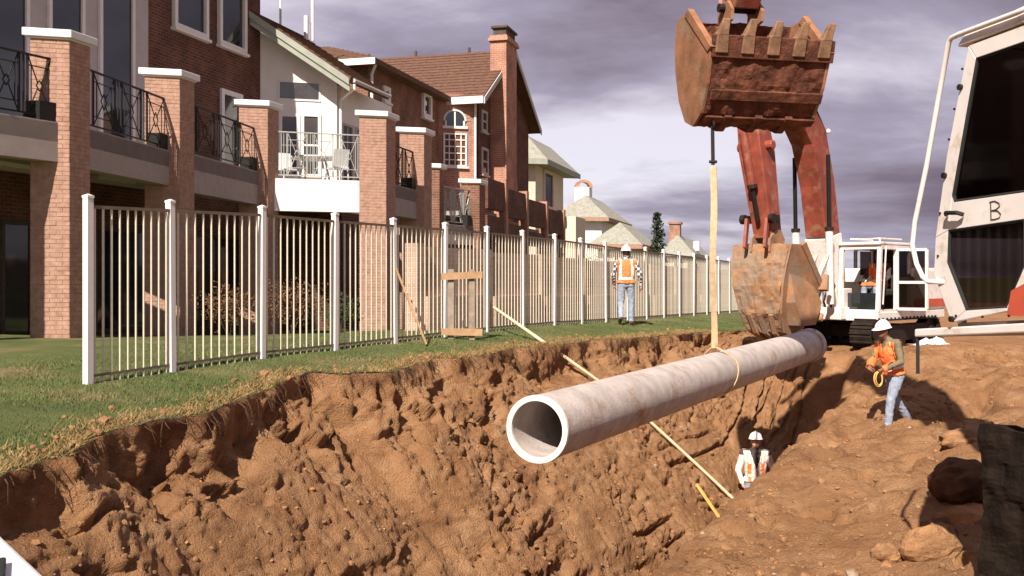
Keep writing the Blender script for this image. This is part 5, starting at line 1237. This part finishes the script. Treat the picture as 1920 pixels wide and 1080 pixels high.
# cab
def cabx():
    a1_, a0_, bI, bO, h0, h1 = 1.28, -.28, .36, 1.26, .83, 2.28
    t = .06
    fr_ = MB()
    for a in (a1_, a0_):
        for b in (bI, bO):
            lean = 0
            fr_.bar(Q(a, b, h0), Q(a-(.10 if a == a1_ else 0), b, h1), .085, .085, up=F2)
    for h in (h0, h1):
        fr_.bar(Q(a0_, bO, h), Q(a1_-(.10 if h == h1 else 0), bO, h), .08, .09); fr_.bar(Q(a0_, bI, h), Q(a1_-(.10 if h == h1 else 0), bI, h), .08, .09)
        fr_.bar(Q(a1_-(.10 if h == h1 else 0), bI, h), Q(a1_-(.10 if h == h1 else 0), bO, h), .08, .09); fr_.bar(Q(a0_, bI, h), Q(a0_, bO, h), .08, .09)
    fr_.bar(Q(.42, bO, h0), Q(.42, bO, h1), .07, .07, up=F2)
    cb = fr_.build('cab', M['mach_white'], X2)
    mb = MB(); mb.prism([Q(a0_-.05, bI-.05, h1+.05), Q(a0_-.05, bO+.05, h1+.05), Q(a1_-.0, bO+.05, h1+.05), Q(a1_-.0, bI-.05, h1+.05)], UP*.07); mb.build('cab_roof', M['mach_white'], cb, bevel=.02)
    mb = MB(); mb.tube([Q(a0_+.2, bI+.1, h1+.2), Q(a1_-.3, bI+.1, h1+.2), Q(a1_-.3, bO-.1, h1+.2), Q(a0_+.2, bO-.1, h1+.2)], .02, 6); mb.bar(Q(a1_-.3, bO-.1, h1+.1), Q(a1_-.3, bO-.1, h1+.2), .03, .03, up=F2); mb.bar(Q(a0_+.2, bI+.1, h1+.1), Q(a0_+.2, bI+.1, h1+.2), .03, .03, up=F2); mb.build('roof_rack', M['mach_white'], cb)
    mb = MB(); mb.box(Q(.5, (bI+bO)/2, h0-.02), F2*.76, L2*.46, UP*.03); mb.build('cab_floor', M['interior'], cb)
    mb = MB(); mb.box(Q(a0_+.02, (bI+bO)/2, (h0+h1)/2), F2*.015, L2*.44, UP*.68); mb.build('cab_rear_wall', M['interior'], cb)
    mb = MB(); mb.box(Q(.5, bI+.01, h0+.35), F2*.70, L2*.012, UP*.32); mb.build('cab_side_panel', M['interior'], cb)
    mb = MB(); mb.box(Q(.08, bO, h0+.42), F2*.30, L2*.02, UP*.36); mb.build('cab_lower_panel', M['mach_white'], cb)
    mb = MB(); mb.box(Q(.08, bO+.022, h0+.40), F2*.20, L2*.006, UP*.27); mb.build('lower_pane', M['glass_dark'], cb)
    mb = MB(); mb.box(Q(.07, bO-.01, h0+1.10), F2*.26, L2*.006, UP*.28); mb.build('side_pane', M['cab_glass'], cb)
    mb = MB(); mb.box(Q(.07, bI+.0, h0+1.10), F2*.26, L2*.006, UP*.28); mb.build('side_pane', M['cab_glass'], cb)
    mb = MB(); mb.box(Q(a1_-.03, (bI+bO)/2, h0+.22), F2*.012, L2*.44, UP*.20); mb.build('front_lower_pane', M['glass_dark'], cb)
    # open door swung back alongside
    fr_ = MB(); d0 = Q(.44, bO+.06, h0+.05); dd = (F2*-.12+L2*.40).normalized(); H = UP*(h1-h0-.1)
    for p_, q_ in ((d0, d0+H), (d0+dd*.62, d0+dd*.62+H), (d0+H, d0+dd*.62+H), (d0, d0+dd*.62), (d0+H*.45, d0+dd*.62+H*.45)): fr_.bar(p_, q_, .06, .06, up=(F2 if abs((q_-p_).normalized().z) > .9 else None))
    dr = fr_.build('cab_door', M['mach_white'], cb)
    mb = MB(); mb.prism([d0+dd*.03+H*.03, d0+dd*.59+H*.03, d0+dd*.59+H*.44, d0+dd*.03+H*.44], F2*.012); mb.build('door_panel', M['cab_glass'], dr)
    mb = MB(); mb.prism([d0+dd*.03+H*.47, d0+dd*.59+H*.47, d0+dd*.59+H*.97, d0+dd*.03+H*.97], F2*.008); mb.build('pane', M['cab_glass'], dr)
    mb = MB(); s0 = Q(.30, .82, h0+.42); mb.box(s0, F2*.25, L2*.24, UP*.08); mb.box(s0-F2*.28+UP*.42, F2*.06, L2*.22, UP*.38); mb.build('operator_seat', M['seat'], cb, bevel=.04)
    for sgn in (-1, 1):
        mb = MB(); mb.tube([Q(.62, .82+.26*sgn, h0+.05), Q(.66, .82+.24*sgn, h0+.62)], .018, 6); mb.ell(Q(.66, .82+.24*sgn, h0+.65), F2*.03, L2*.03, UP*.05); mb.build('control_lever', M['rubber'], cb)
cabx()
# mirror and handrail
mb = MB(); mb.tube([Q(1.25, 1.36, 1.0), Q(1.30, 1.42, 1.6), Q(1.22, 1.42, 2.3)], .018, 6); mb.build('hand_rail', M['mach_white'], X2)

# ================================================================== SMALL THINGS ON SITE
def rock(name, label, cat, c, sx, sy, sz, m, seed, group=None):
    mb = MB(); mb.ell((0, 0, 0), (1, 0, 0), (0, 1, 0), (0, 0, 1), 22, 14); vs = []
    for v in mb.v:
        x, y, z = v; k = 1+.30*float(fbm(np.array(x*1.3+seed), np.array(y*1.3+z*1.7), 4, seed))+.12*float(fbm(np.array(x*4+z*3), np.array(y*4+seed), 3, seed+5))
        vs.append((c[0]+x*k*sx, c[1]+y*k*sy, c[2]+z*k*sz))
    mb.v = vs; return tag(mb.build(name, M[m], None, False, loc=Vector(c)-UP*sz), label, cat, group)
c = W(1806, 912, 9.6); c.z = ground_z(c.x, c.y)+.12; rock('dark_lump', 'big round dark brown lump near the excavator track', 'boulder', c, .33, .32, .25, 'dark_brown', 3)  # solid dark lump standing in for a round dark patch
c = W(1752, 1000, 8.2); c.z = ground_z(c.x, c.y)+.05; rock('soil_lump', 'angular grey brown soil lump below the dark lump', 'lump', c, .24, .18, .19, 'clod', 8)
c = W(1662, 1010, 8.3); c.z = ground_z(c.x, c.y)+.03; rock('soil_lump', 'pale soil lump left of the angular lump', 'lump', c, .12, .11, .09, 'clod', 9)
c = W(1812, 700, 12.5); c.z = ground_z(c.x, c.y)+.02; rock('soil_lump', 'wide flat soil lump under the excavator deck', 'lump', c, .35, .25, .14, 'clod', 14)
# litter
c = W(1748, 645, 21); c.z = ground_z(c.x, c.y)
mb = MB(); n = 14; rr = np.random.default_rng(4); hz_ = rr.random((n, n))
vs = [(c.x+(i/(n-1)-.5)*.75, c.y+(j/(n-1)-.5)*.5, c.z+.03+.22*hz_[i, j]*math.sin(math.pi*i/(n-1))*math.sin(math.pi*j/(n-1))) for i in range(n) for j in range(n)]
mb.add(vs, [(i*n+j, (i+1)*n+j, (i+1)*n+j+1, i*n+j+1) for i in range(n-1) for j in range(n-1)])
o = mb.build('plastic_sheet', M['litter'], None, loc=c); sm = o.modifiers.new('s', 'SOLIDIFY'); sm.thickness = .004; tag(o, 'crumpled white plastic sheet lying on the dirt behind right worker', 'litter')
# white box, near left corner
A0 = Vector((-2.05, 3.72, 0)); B0 = Vector((-1.18, 2.62, 0)); dd = (B0-A0).normalized(); pp_ = Vector((-dd.y, dd.x, 0)); pp_ = -pp_ if pp_.x > 0 else pp_
zt = .15; zb = min(ground_z(A0.x-.3, A0.y-.2), ground_z(B0.x-.3, B0.y-.2))-.05
bxr = thing('cooler_box', 'white lidded box at the bottom left corner of the view', 'box', (A0+B0)/2+pp_*.3+UP*zb)
mb = MB(); mb.prism([A0+UP*zb, B0+UP*zb, B0+pp_*.6+UP*zb, A0+pp_*.6+UP*zb], UP*(zt-.07-zb)); mb.build('body', M['plastic_white'], bxr, bevel=.02)
mb = MB(); mb.prism([A0-pp_*.02-dd*.02+UP*(zt-.068), B0-pp_*.02+dd*.02+UP*(zt-.068), B0+pp_*.62+dd*.02+UP*(zt-.068), A0+pp_*.62-dd*.02+UP*(zt-.068)], UP*.068); mb.build('lid', M['plastic_white'], bxr, bevel=.015)
hc = Vector((-1.47, 2.86, zt+.012)); mb = MB(); mb.box(hc, dd*.09+pp_*.02, pp_*.016, UP*.012); mb.build('handle', M['rubber'], bxr, bevel=.006)
# ================================================================== PEOPLE
def capsule(mb, p, q, r1_, r2_, lat=None, wide=1., n=14):
    p = Vector(p); q = Vector(q); d = (q-p); L_ = d.length; d = d/L_ if L_ > 1e-5 else UP.copy()
    a = (lat-d*lat.dot(d)) if lat is not None else d.cross(Vector((.31, .87, .2)))
    if a.length < .05: a = d.cross(Vector((1, 0, 0)))
    a.normalize(); b = d.cross(a); vs = []; fs = []; rings = []
    for k in range(5): t = -math.pi/2+math.pi/2*k/4; rings.append((p+d*r1_*math.sin(t), r1_*math.cos(t)))
    for k in range(5): t = math.pi/2*k/4; rings.append((q+d*r2_*math.sin(t), r2_*math.cos(t)))
    for c, r in rings:
        r = max(r, 1e-4)
        for j in range(n): t = 2*math.pi*j/n; vs.append(c+a*math.cos(t)*r*wide+b*math.sin(t)*r)
    for i in range(len(rings)-1):
        for j in range(n): j2 = (j+1) % n; fs.append((i*n+j, i*n+j2, (i+1)*n+j2, (i+1)*n+j))
    fs += [tuple(range(n-1, -1, -1)), tuple((len(rings)-1)*n+j for j in range(n))]
    mb.add(vs, fs)
BASE = dict(pelvis=(0, 0, .95), waist=(0, 0, 1.09), chest=(.02, 0, 1.30), neck=(0, 0, 1.46), head=(.03, 0, 1.635),
            hipL=(0, -.095, .92), kneeL=(.02, -.11, .50), ankL=(-.02, -.12, .09), toeL=(.15, -.15, .045),
            hipR=(0, .095, .92), kneeR=(.02, .11, .50), ankR=(-.02, .12, .09), toeR=(.15, .15, .045),
            shL=(0, -.20, 1.41), elL=(-.03, -.27, 1.13), wrL=(.05, -.27, .89), shR=(0, .20, 1.41), elR=(-.03, .27, 1.13), wrR=(.05, .27, .89))
def person(label, loc, face, J, mats, vest=None, hat=True, hair=False, look=None, curl=.5, group='workers on the site', scale=1.0, vest_open=False):
    """mats: skin, shirt, trousers, boot; vest: (main, stripe, style)"""
    f = Vector((face[0], face[1], 0)).normalized(); r = Vector((f.y, -f.x, 0)); loc = Vector(loc)
    j = dict(BASE); j.update(J)
    def P(t): return loc+(f*t[0]+r*t[1]+UP*t[2])*scale
    p = {k: P(v) for k, v in j.items()}
    bones = []                                             # (p, q, r1, r2, tag)
    mb = MB()
    def B(a, b, r1_, r2_, tg, lat=None, wide=1.):
        capsule(mb, a, b, r1_*scale, r2_*scale, lat, wide); bones.append((Vector(a), Vector(b), (r1_+r2_)/2*scale, tg))
    B(p['hipL'], p['hipR'], .108, .108, 'leg'); B(p['pelvis'], p['waist'], .118, .116, 'torso', r, 1.32); B(p['waist'], p['chest'], .118, .130, 'torso', r, 1.36)
    B(p['chest'], p['neck'], .130, .070, 'torso', r, 1.40); B(p['shL'], p['shR'], .070, .070, 'torso')
    hd = p['head']; lk = Vector(look).normalized() if look is not None else f; lr = Vector((lk.y, -lk.x, 0)).normalized(); lu = lr.cross(lk).normalized()
    B(p['neck'], hd-lu*.07, .058, .055, 'head')
    mb.ell(hd, lk*.098*scale, lr*.077*scale, lu*.118*scale, 18, 14); bones.append((hd-lu*.02, hd+lu*.03, .09, 'head'))
    mb.ell(hd+lk*.040*scale-lu*.060*scale, lk*.055*scale, lr*.055*scale, lu*.055*scale)                 # jaw
    mb.ell(hd+lk*.098*scale-lu*.012*scale, lk*.022*scale, lr*.014*scale, lu*.026*scale)                 # nose
    mb.ell(hd+lk*.080*scale+lu*.028*scale, lk*.020*scale, lr*.055*scale, lu*.012*scale)                 # brow
    mb.ell(hd+lk*.086*scale-lu*.060*scale, lk*.014*scale, lr*.026*scale, lu*.009*scale)                 # lips
    for s_ in (-1, 1): mb.ell(hd+lr*.078*scale*s_-lu*.008*scale-lk*.006*scale, lk*.020*scale, lr*.010*scale, lu*.032*scale)   # ears
    for s_ in 'LR':
        hip, kn, an, to = p['hip'+s_], p['knee'+s_], p['ank'+s_], p['toe'+s_]
        B(hip, kn, .098, .072, 'leg'); B(kn, an, .071, .056, 'leg'); fd = (to-an); heel = an-Vector((fd.x, fd.y, 0))*.35-UP*.03*scale
        B(an+UP*.01, an-UP*.005, .050, .050, 'boot'); B(heel, an.lerp(to, .5), .042, .046, 'boot'); B(an.lerp(to, .35), to, .050, .040, 'boot')
        sh, el, wr = p['sh'+s_], p['el'+s_], p['wr'+s_]
        B(sh, el, .066, .052, 'arm'); B(el, wr, .050, .036, 'arm')
        hv = (wr-el).normalized(); sd = (hv.cross(f)).normalized() if abs(hv.dot(f)) < .9 else r.copy(); pn = sd.cross(hv).normalized()
        # palm lies in the plane hv/pn ; fingers spread along pn
        pe = wr+hv*.085*scale; B(wr+hv*.015*scale, pe, .026, .030, 'hand', pn, 1.45)
        inw = (p['pelvis']-wr); inw = (inw-hv*inw.dot(hv)); inw = inw.normalized() if inw.length > .01 else sd
        for k, (off, ln) in enumerate(((-.033, .070), (-.011, .080), (.011, .076), (.033, .058))):
            a0 = pe+pn*off*scale; a1 = a0+(hv*(1-.35*curl)+inw*.45*curl).normalized()*ln*.52*scale; a2 = a1+(hv*(1-curl)+inw*curl*1.1).normalized()*ln*.5*scale
            B(a0, a1, .0095, .009, 'hand'); B(a1, a2, .009, .008, 'hand')
        t0 = wr+hv*.035*scale-pn*.035*scale; t1 = t0+(hv*.6-pn*.6+inw*.4).normalized()*.040*scale; t2 = t1+(hv*.8+inw*.4).normalized()*.032*scale
        B(t0, t1, .0125, .011, 'hand'); B(t1, t2, .011, .009, 'hand')
    me = bpy.data.meshes.new('t'); me.from_pydata([tuple(v) for v in mb.v], [], mb.f); to_ = bpy.data.objects.new('t', me); COL.objects.link(to_)
    rm = to_.modifiers.new('r', 'REMESH'); rm.mode = 'VOXEL'; rm.voxel_size = .0095*scale
    sm_ = to_.modifiers.new('s', 'SMOOTH'); sm_.factor = .5; sm_.iterations = 3
    bpy.context.view_layer.update(); ev = to_.evaluated_get(bpy.context.evaluated_depsgraph_get()); me2 = bpy.data.meshes.new_from_object(ev); bpy.data.objects.remove(to_)
    nv = len(me2.vertices); co = np.empty(nv*3); me2.vertices.foreach_get('co', co); co = co.reshape(-1, 3)
    no = np.empty(nv*3); me2.vertices.foreach_get('normal', no); no = no.reshape(-1, 3)
    # nearest bone per vertex
    best = np.full(nv, 1e9); lab = np.zeros(nv, dtype=int); tags = ['torso', 'leg', 'boot', 'arm', 'hand', 'head']
    for a, b, rad, tg in bones:
        a_ = np.array(a); d_ = np.array(b-a); l2 = d_@d_+1e-9; t = np.clip(((co-a_)@d_)/l2, 0, 1); ds = np.linalg.norm(co-(a_+t[:, None]*d_), axis=1)-rad
        m_ = ds < best; best[m_] = ds[m_]; lab[m_] = tags.index(tg)
    rel = co-np.array(loc); fwd = rel@np.array(f); rgt = rel@np.array(r); up = rel[:, 2]
    # local axes along the spine for the vest
    sp0 = np.array(p['pelvis']); spd = np.array(p['neck']-p['pelvis']); spl = np.linalg.norm(spd); spd = spd/spl; hgt = ((co-sp0)@spd)/spl      # 0 at pelvis, 1 at neck
    # cloth folds
    w_ = ((lab == 0) | (lab == 1) | (lab == 3)); fold = (.010*fbm(up*9+fwd*5, rgt*14+fwd*9, 3, 2)+.003*np.sin(up*38+9*fbm(up*6, rgt*8+fwd*8, 2, 5)))*w_
    co = co+no*fold[:, None]
    quads = [tuple(q.vertices) for q in me2.polygons]
    qa = np.array([q if len(q) == 4 else (q+(q[-1],))[:4] for q in quads]); fl = lab[qa]; maj = np.array([np.bincount(x, minlength=6).argmax() for x in fl])
    root = tag(None or link_mesh('person', [tuple(v) for v in co], quads, [M[m] for m in mats], None, True, loc=loc, mi=[{0: 1, 1: 2, 2: 3, 3: (4 if len(mats) > 4 else 1), 4: 0, 5: 0}[x] for x in maj]), label, 'person', group)
    root.name = 'person'; ORG[root.name] = loc
    if vest:
        vm, vs_, style = vest
        keep = np.isin(fl, [0]).all(1) | ((np.isin(fl, [0, 1, 3]).all(1)) & (np.abs(rgt[qa]).max(1) < .215))
        hq = hgt[qa].mean(1); keep &= (hq > -.02) & (hq < .99) & (np.abs(rgt[qa]).mean(1) < .215)
        fq = fwd[qa].mean(1)-(co[qa].mean(1)-np.array(p['pelvis'])[None])@spd*0; rq = rgt[qa].mean(1)
        front = (no[qa].mean(1)@np.array(f)) > .0
        keep &= ~(front & (np.abs(rq) < np.clip((hq-.42)*.17, 0, .1))) if vest_open else ~(front & (np.abs(rq) < np.clip((hq-.72)*.25, 0, .1)))
        ids = np.where(keep)[0]; used_, inv = np.unique(qa[ids], return_inverse=True); vc = co[used_]+no[used_]*.020
        mi = np.zeros(len(ids), dtype=int); a = np.abs(rq[ids]); h = hq[ids]
        if style == 'bands': mi[(h > .14) & (h < .24)] = 1; mi[(a > .095) & (a < .145) & (h > .24)] = 1
        if style == 'belt': mi[(h > .16) & (h < .26)] = 1; mi[(a > .12) & (a < .15) & (h > .8)] = 1
        if style == 'straps': mi[(a > .075) & (a < .135)] = 1; mi[(a > .085) & (a < .125) & ((h > .62) | ((h > .14) & (h < .24)))] = 2
        vo = link_mesh('vest', [tuple(v) for v in vc], [tuple(x) for x in inv.reshape(-1, 4)], [M[vm], M[vs_], M['reflect']], root, True, mi=list(mi))
        so_ = vo.modifiers.new('s', 'SOLIDIFY'); so_.thickness = .008; so_.offset = 0
    if hat:
        mb = MB(); hc = hd+lu*.045*scale-lk*.004; n = 24; rows = 7; vs = []; fs = []
        for i in range(rows):
            t = math.pi/2*i/rows
            for k in range(n):
                a = 2*math.pi*k/n; vs.append(hc+(lk*math.cos(a)*.130+lr*math.sin(a)*.112)*math.cos(t)*scale+lu*(.118*math.sin(t)*scale))
        vs.append(hc+lu*.120*scale)
        for i in range(rows-1):
            for k in range(n): k2 = (k+1) % n; fs.append((i*n+k, i*n+k2, (i+1)*n+k2, (i+1)*n+k))
        for k in range(n): fs.append(((rows-1)*n+k, (rows-1)*n+(k+1) % n, rows*n))
        mb.add(vs, fs); h_ = mb.build('hard_hat', M['hat'], root, True)
        mb = MB(); vs = []; fs = []
        for k in range(n):
            a = 2*math.pi*k/n; ext_ = .014+.052*max(0, math.cos(a))**1.5
            d0 = (lk*math.cos(a)*.128+lr*math.sin(a)*.110)*scale; d1 = (lk*math.cos(a)*(.130+ext_)+lr*math.sin(a)*(.112+ext_*.6))*scale
            vs += [hc+d0+lu*.008, hc+d1-lu*(.004+.012*max(0, math.cos(a))), hc+d1-lu*(.010+.012*max(0, math.cos(a))), hc+d0-lu*.004]
        for k in range(n):
            k2 = (k+1) % n
            for q in range(4): q2 = (q+1) % 4; fs.append((k*4+q, k*4+q2, k2*4+q2, k2*4+q))
        mb.add(vs, fs); mb.build('hat_brim', M['hat'], h_, True)
        mb = MB(); mb.tube([hc+(lk*.128*math.cos(t)+lu*.122*math.sin(t))*scale for t in np.linspace(.25, math.pi-.25, 9)], .011, 6); mb.build('hat_ridge', M['hat'], h_, True)
    if hair or hat:
        mb = MB(); mb.ell(hd-lk*.020+lu*(.025 if hair else -.01), lk*.090*scale, lr*.082*scale, lu*(.105 if hair else .070)*scale, 16, 12); mb.build('hair', M['hair'], root, True)
    for s_ in (-1, 1):
        mb = MB(); mb.ell(hd+lk*.089*scale+lr*.030*scale*s_+lu*.010*scale, lk*.010, lr*.012, lu*.007, 8, 6); mb.build('eye', M['hair'], root, True)
    return root, P, p
# worker walking away along the lawn
c = W(1174, 520, 22.4); c.z = float(lawn_z(*xy2st(c.x, c.y)))-.005
person('worker in orange vest and plaid shirt walking away along the fence', c, (.06, 1), dict(
    hipL=(0, -.095, .92), kneeL=(.02, -.12, .50), ankL=(-.26, -.13, .20), toeL=(-.16, -.15, .06), kneeR=(.06, .11, .50), ankR=(.06, .12, .09), toeR=(.22, .14, .045),
    elR=(-.04, .30, 1.14), wrR=(.02, .33, .90), elL=(.02, -.29, 1.13), wrL=(.14, -.26, .93)), ('skin', 'plaid', 'jeans', 'boot'), ('vest', 'reflect', 'bands'))
# worker on the bench at right, in profile facing left
c = W(1676, 520, 15.6); c.z = ground_z(c.x, c.y)-.02
zf_ = ground_z(c.x-.25, c.y); 
J2 = dict(pelvis=(0, 0, .90), waist=(.02, 0, 1.03), chest=(.08, 0, 1.24), neck=(.12, 0, 1.40), head=(.21, 0, 1.56),
    hipL=(0, -.09, .87), kneeL=(.17, -.12, .48), ankL=(.22, -.13, .09), toeL=(.39, -.15, .045), hipR=(0, .09, .87), kneeR=(-.12, .12, .49), ankR=(-.40, .13, .13), toeR=(-.26, .17, .05),
    shL=(.10, -.20, 1.36), elL=(.10, -.28, 1.09), wrL=(.32, -.17, .98), shR=(.10, .20, 1.36), elR=(.18, .27, 1.10), wrR=(.37, .10, 1.00))
root_b, PB_, jb = person('worker in orange vest and grey jeans standing on the dirt bench', c, (-.94, -.34), J2, ('skin_dark', 'shirt_olive', 'jeans_grey', 'boot'), ('vest', 'reflect', 'belt'), look=(-.93, -.36, -.12), curl=.9)
# yellow line held in his hands
hL = jb['wrL']; hR = jb['wrR']; fB = Vector((-.94, -.34, 0)).normalized()
g_ = hL+(jb['wrL']-jb['elL']).normalized()*.09; mb = MB()
for k in range(2):
    cc = g_-UP*(.11+.01*k)+fB*.02*k; rr_ = .10+.012*k
    mb.tube([cc+fB*rr_*.75*math.cos(t)+UP*rr_*math.sin(t)+Vector((.1, -.3, 0))*.05*math.cos(t+k) for t in np.linspace(0, 2*math.pi, 22)], .010, 6, caps=False)
tag(mb.build('rope_coil', M['stake_yellow'], None, True, loc=g_-UP*.34), 'coil of yellow line held by the worker in grey jeans', 'rope')
# worker down in the trench, facing us
x_, y_ = st2xy(10.1, 4.42); c = W(1416, 520, 17.9); c.z = ground_z(c.x, c.y)-.02
person('worker in pale vest with orange straps down in the trench', c, (-.10, -1), dict(
    elL=(.03, -.30, 1.14), wrL=(.14, -.27, .92), elR=(.06, .30, 1.13), wrR=(.22, .25, .95), neck=(.02, 0, 1.46), head=(.05, 0, 1.63)), ('skin', 'shirt_dark', 'jeans', 'boot', 'vest_pale'), ('vest_pale', 'vest', 'straps'), look=(-.22, -1, .16), vest_open=True, scale=1.04)
# operator seated in the far cab
c = Q(.42, .82, .83); 
person('excavator operator in orange vest seated inside the far cab', c, (F2.x, F2.y), dict(
    pelvis=(-.12, 0, .58), waist=(-.14, 0, .72), chest=(-.14, 0, .93), neck=(-.12, 0, 1.09), head=(-.07, 0, 1.26), hipL=(-.10, -.10, .56), hipR=(-.10, .10, .56),
    kneeL=(.34, -.15, .55), ankL=(.38, -.15, .11), toeL=(.52, -.17, .06), kneeR=(.34, .15, .55), ankR=(.38, .15, .11), toeR=(.52, .17, .06),
    shL=(-.12, -.20, 1.04), elL=(.0, -.28, .78), wrL=(.19, -.24, .66), shR=(-.12, .20, 1.04), elR=(.0, .28, .78), wrR=(.19, .24, .66)), ('skin_dark', 'shirt_dark', 'jeans_grey', 'boot'), ('vest', 'reflect', 'belt'), hat=False, hair=True, curl=.9)
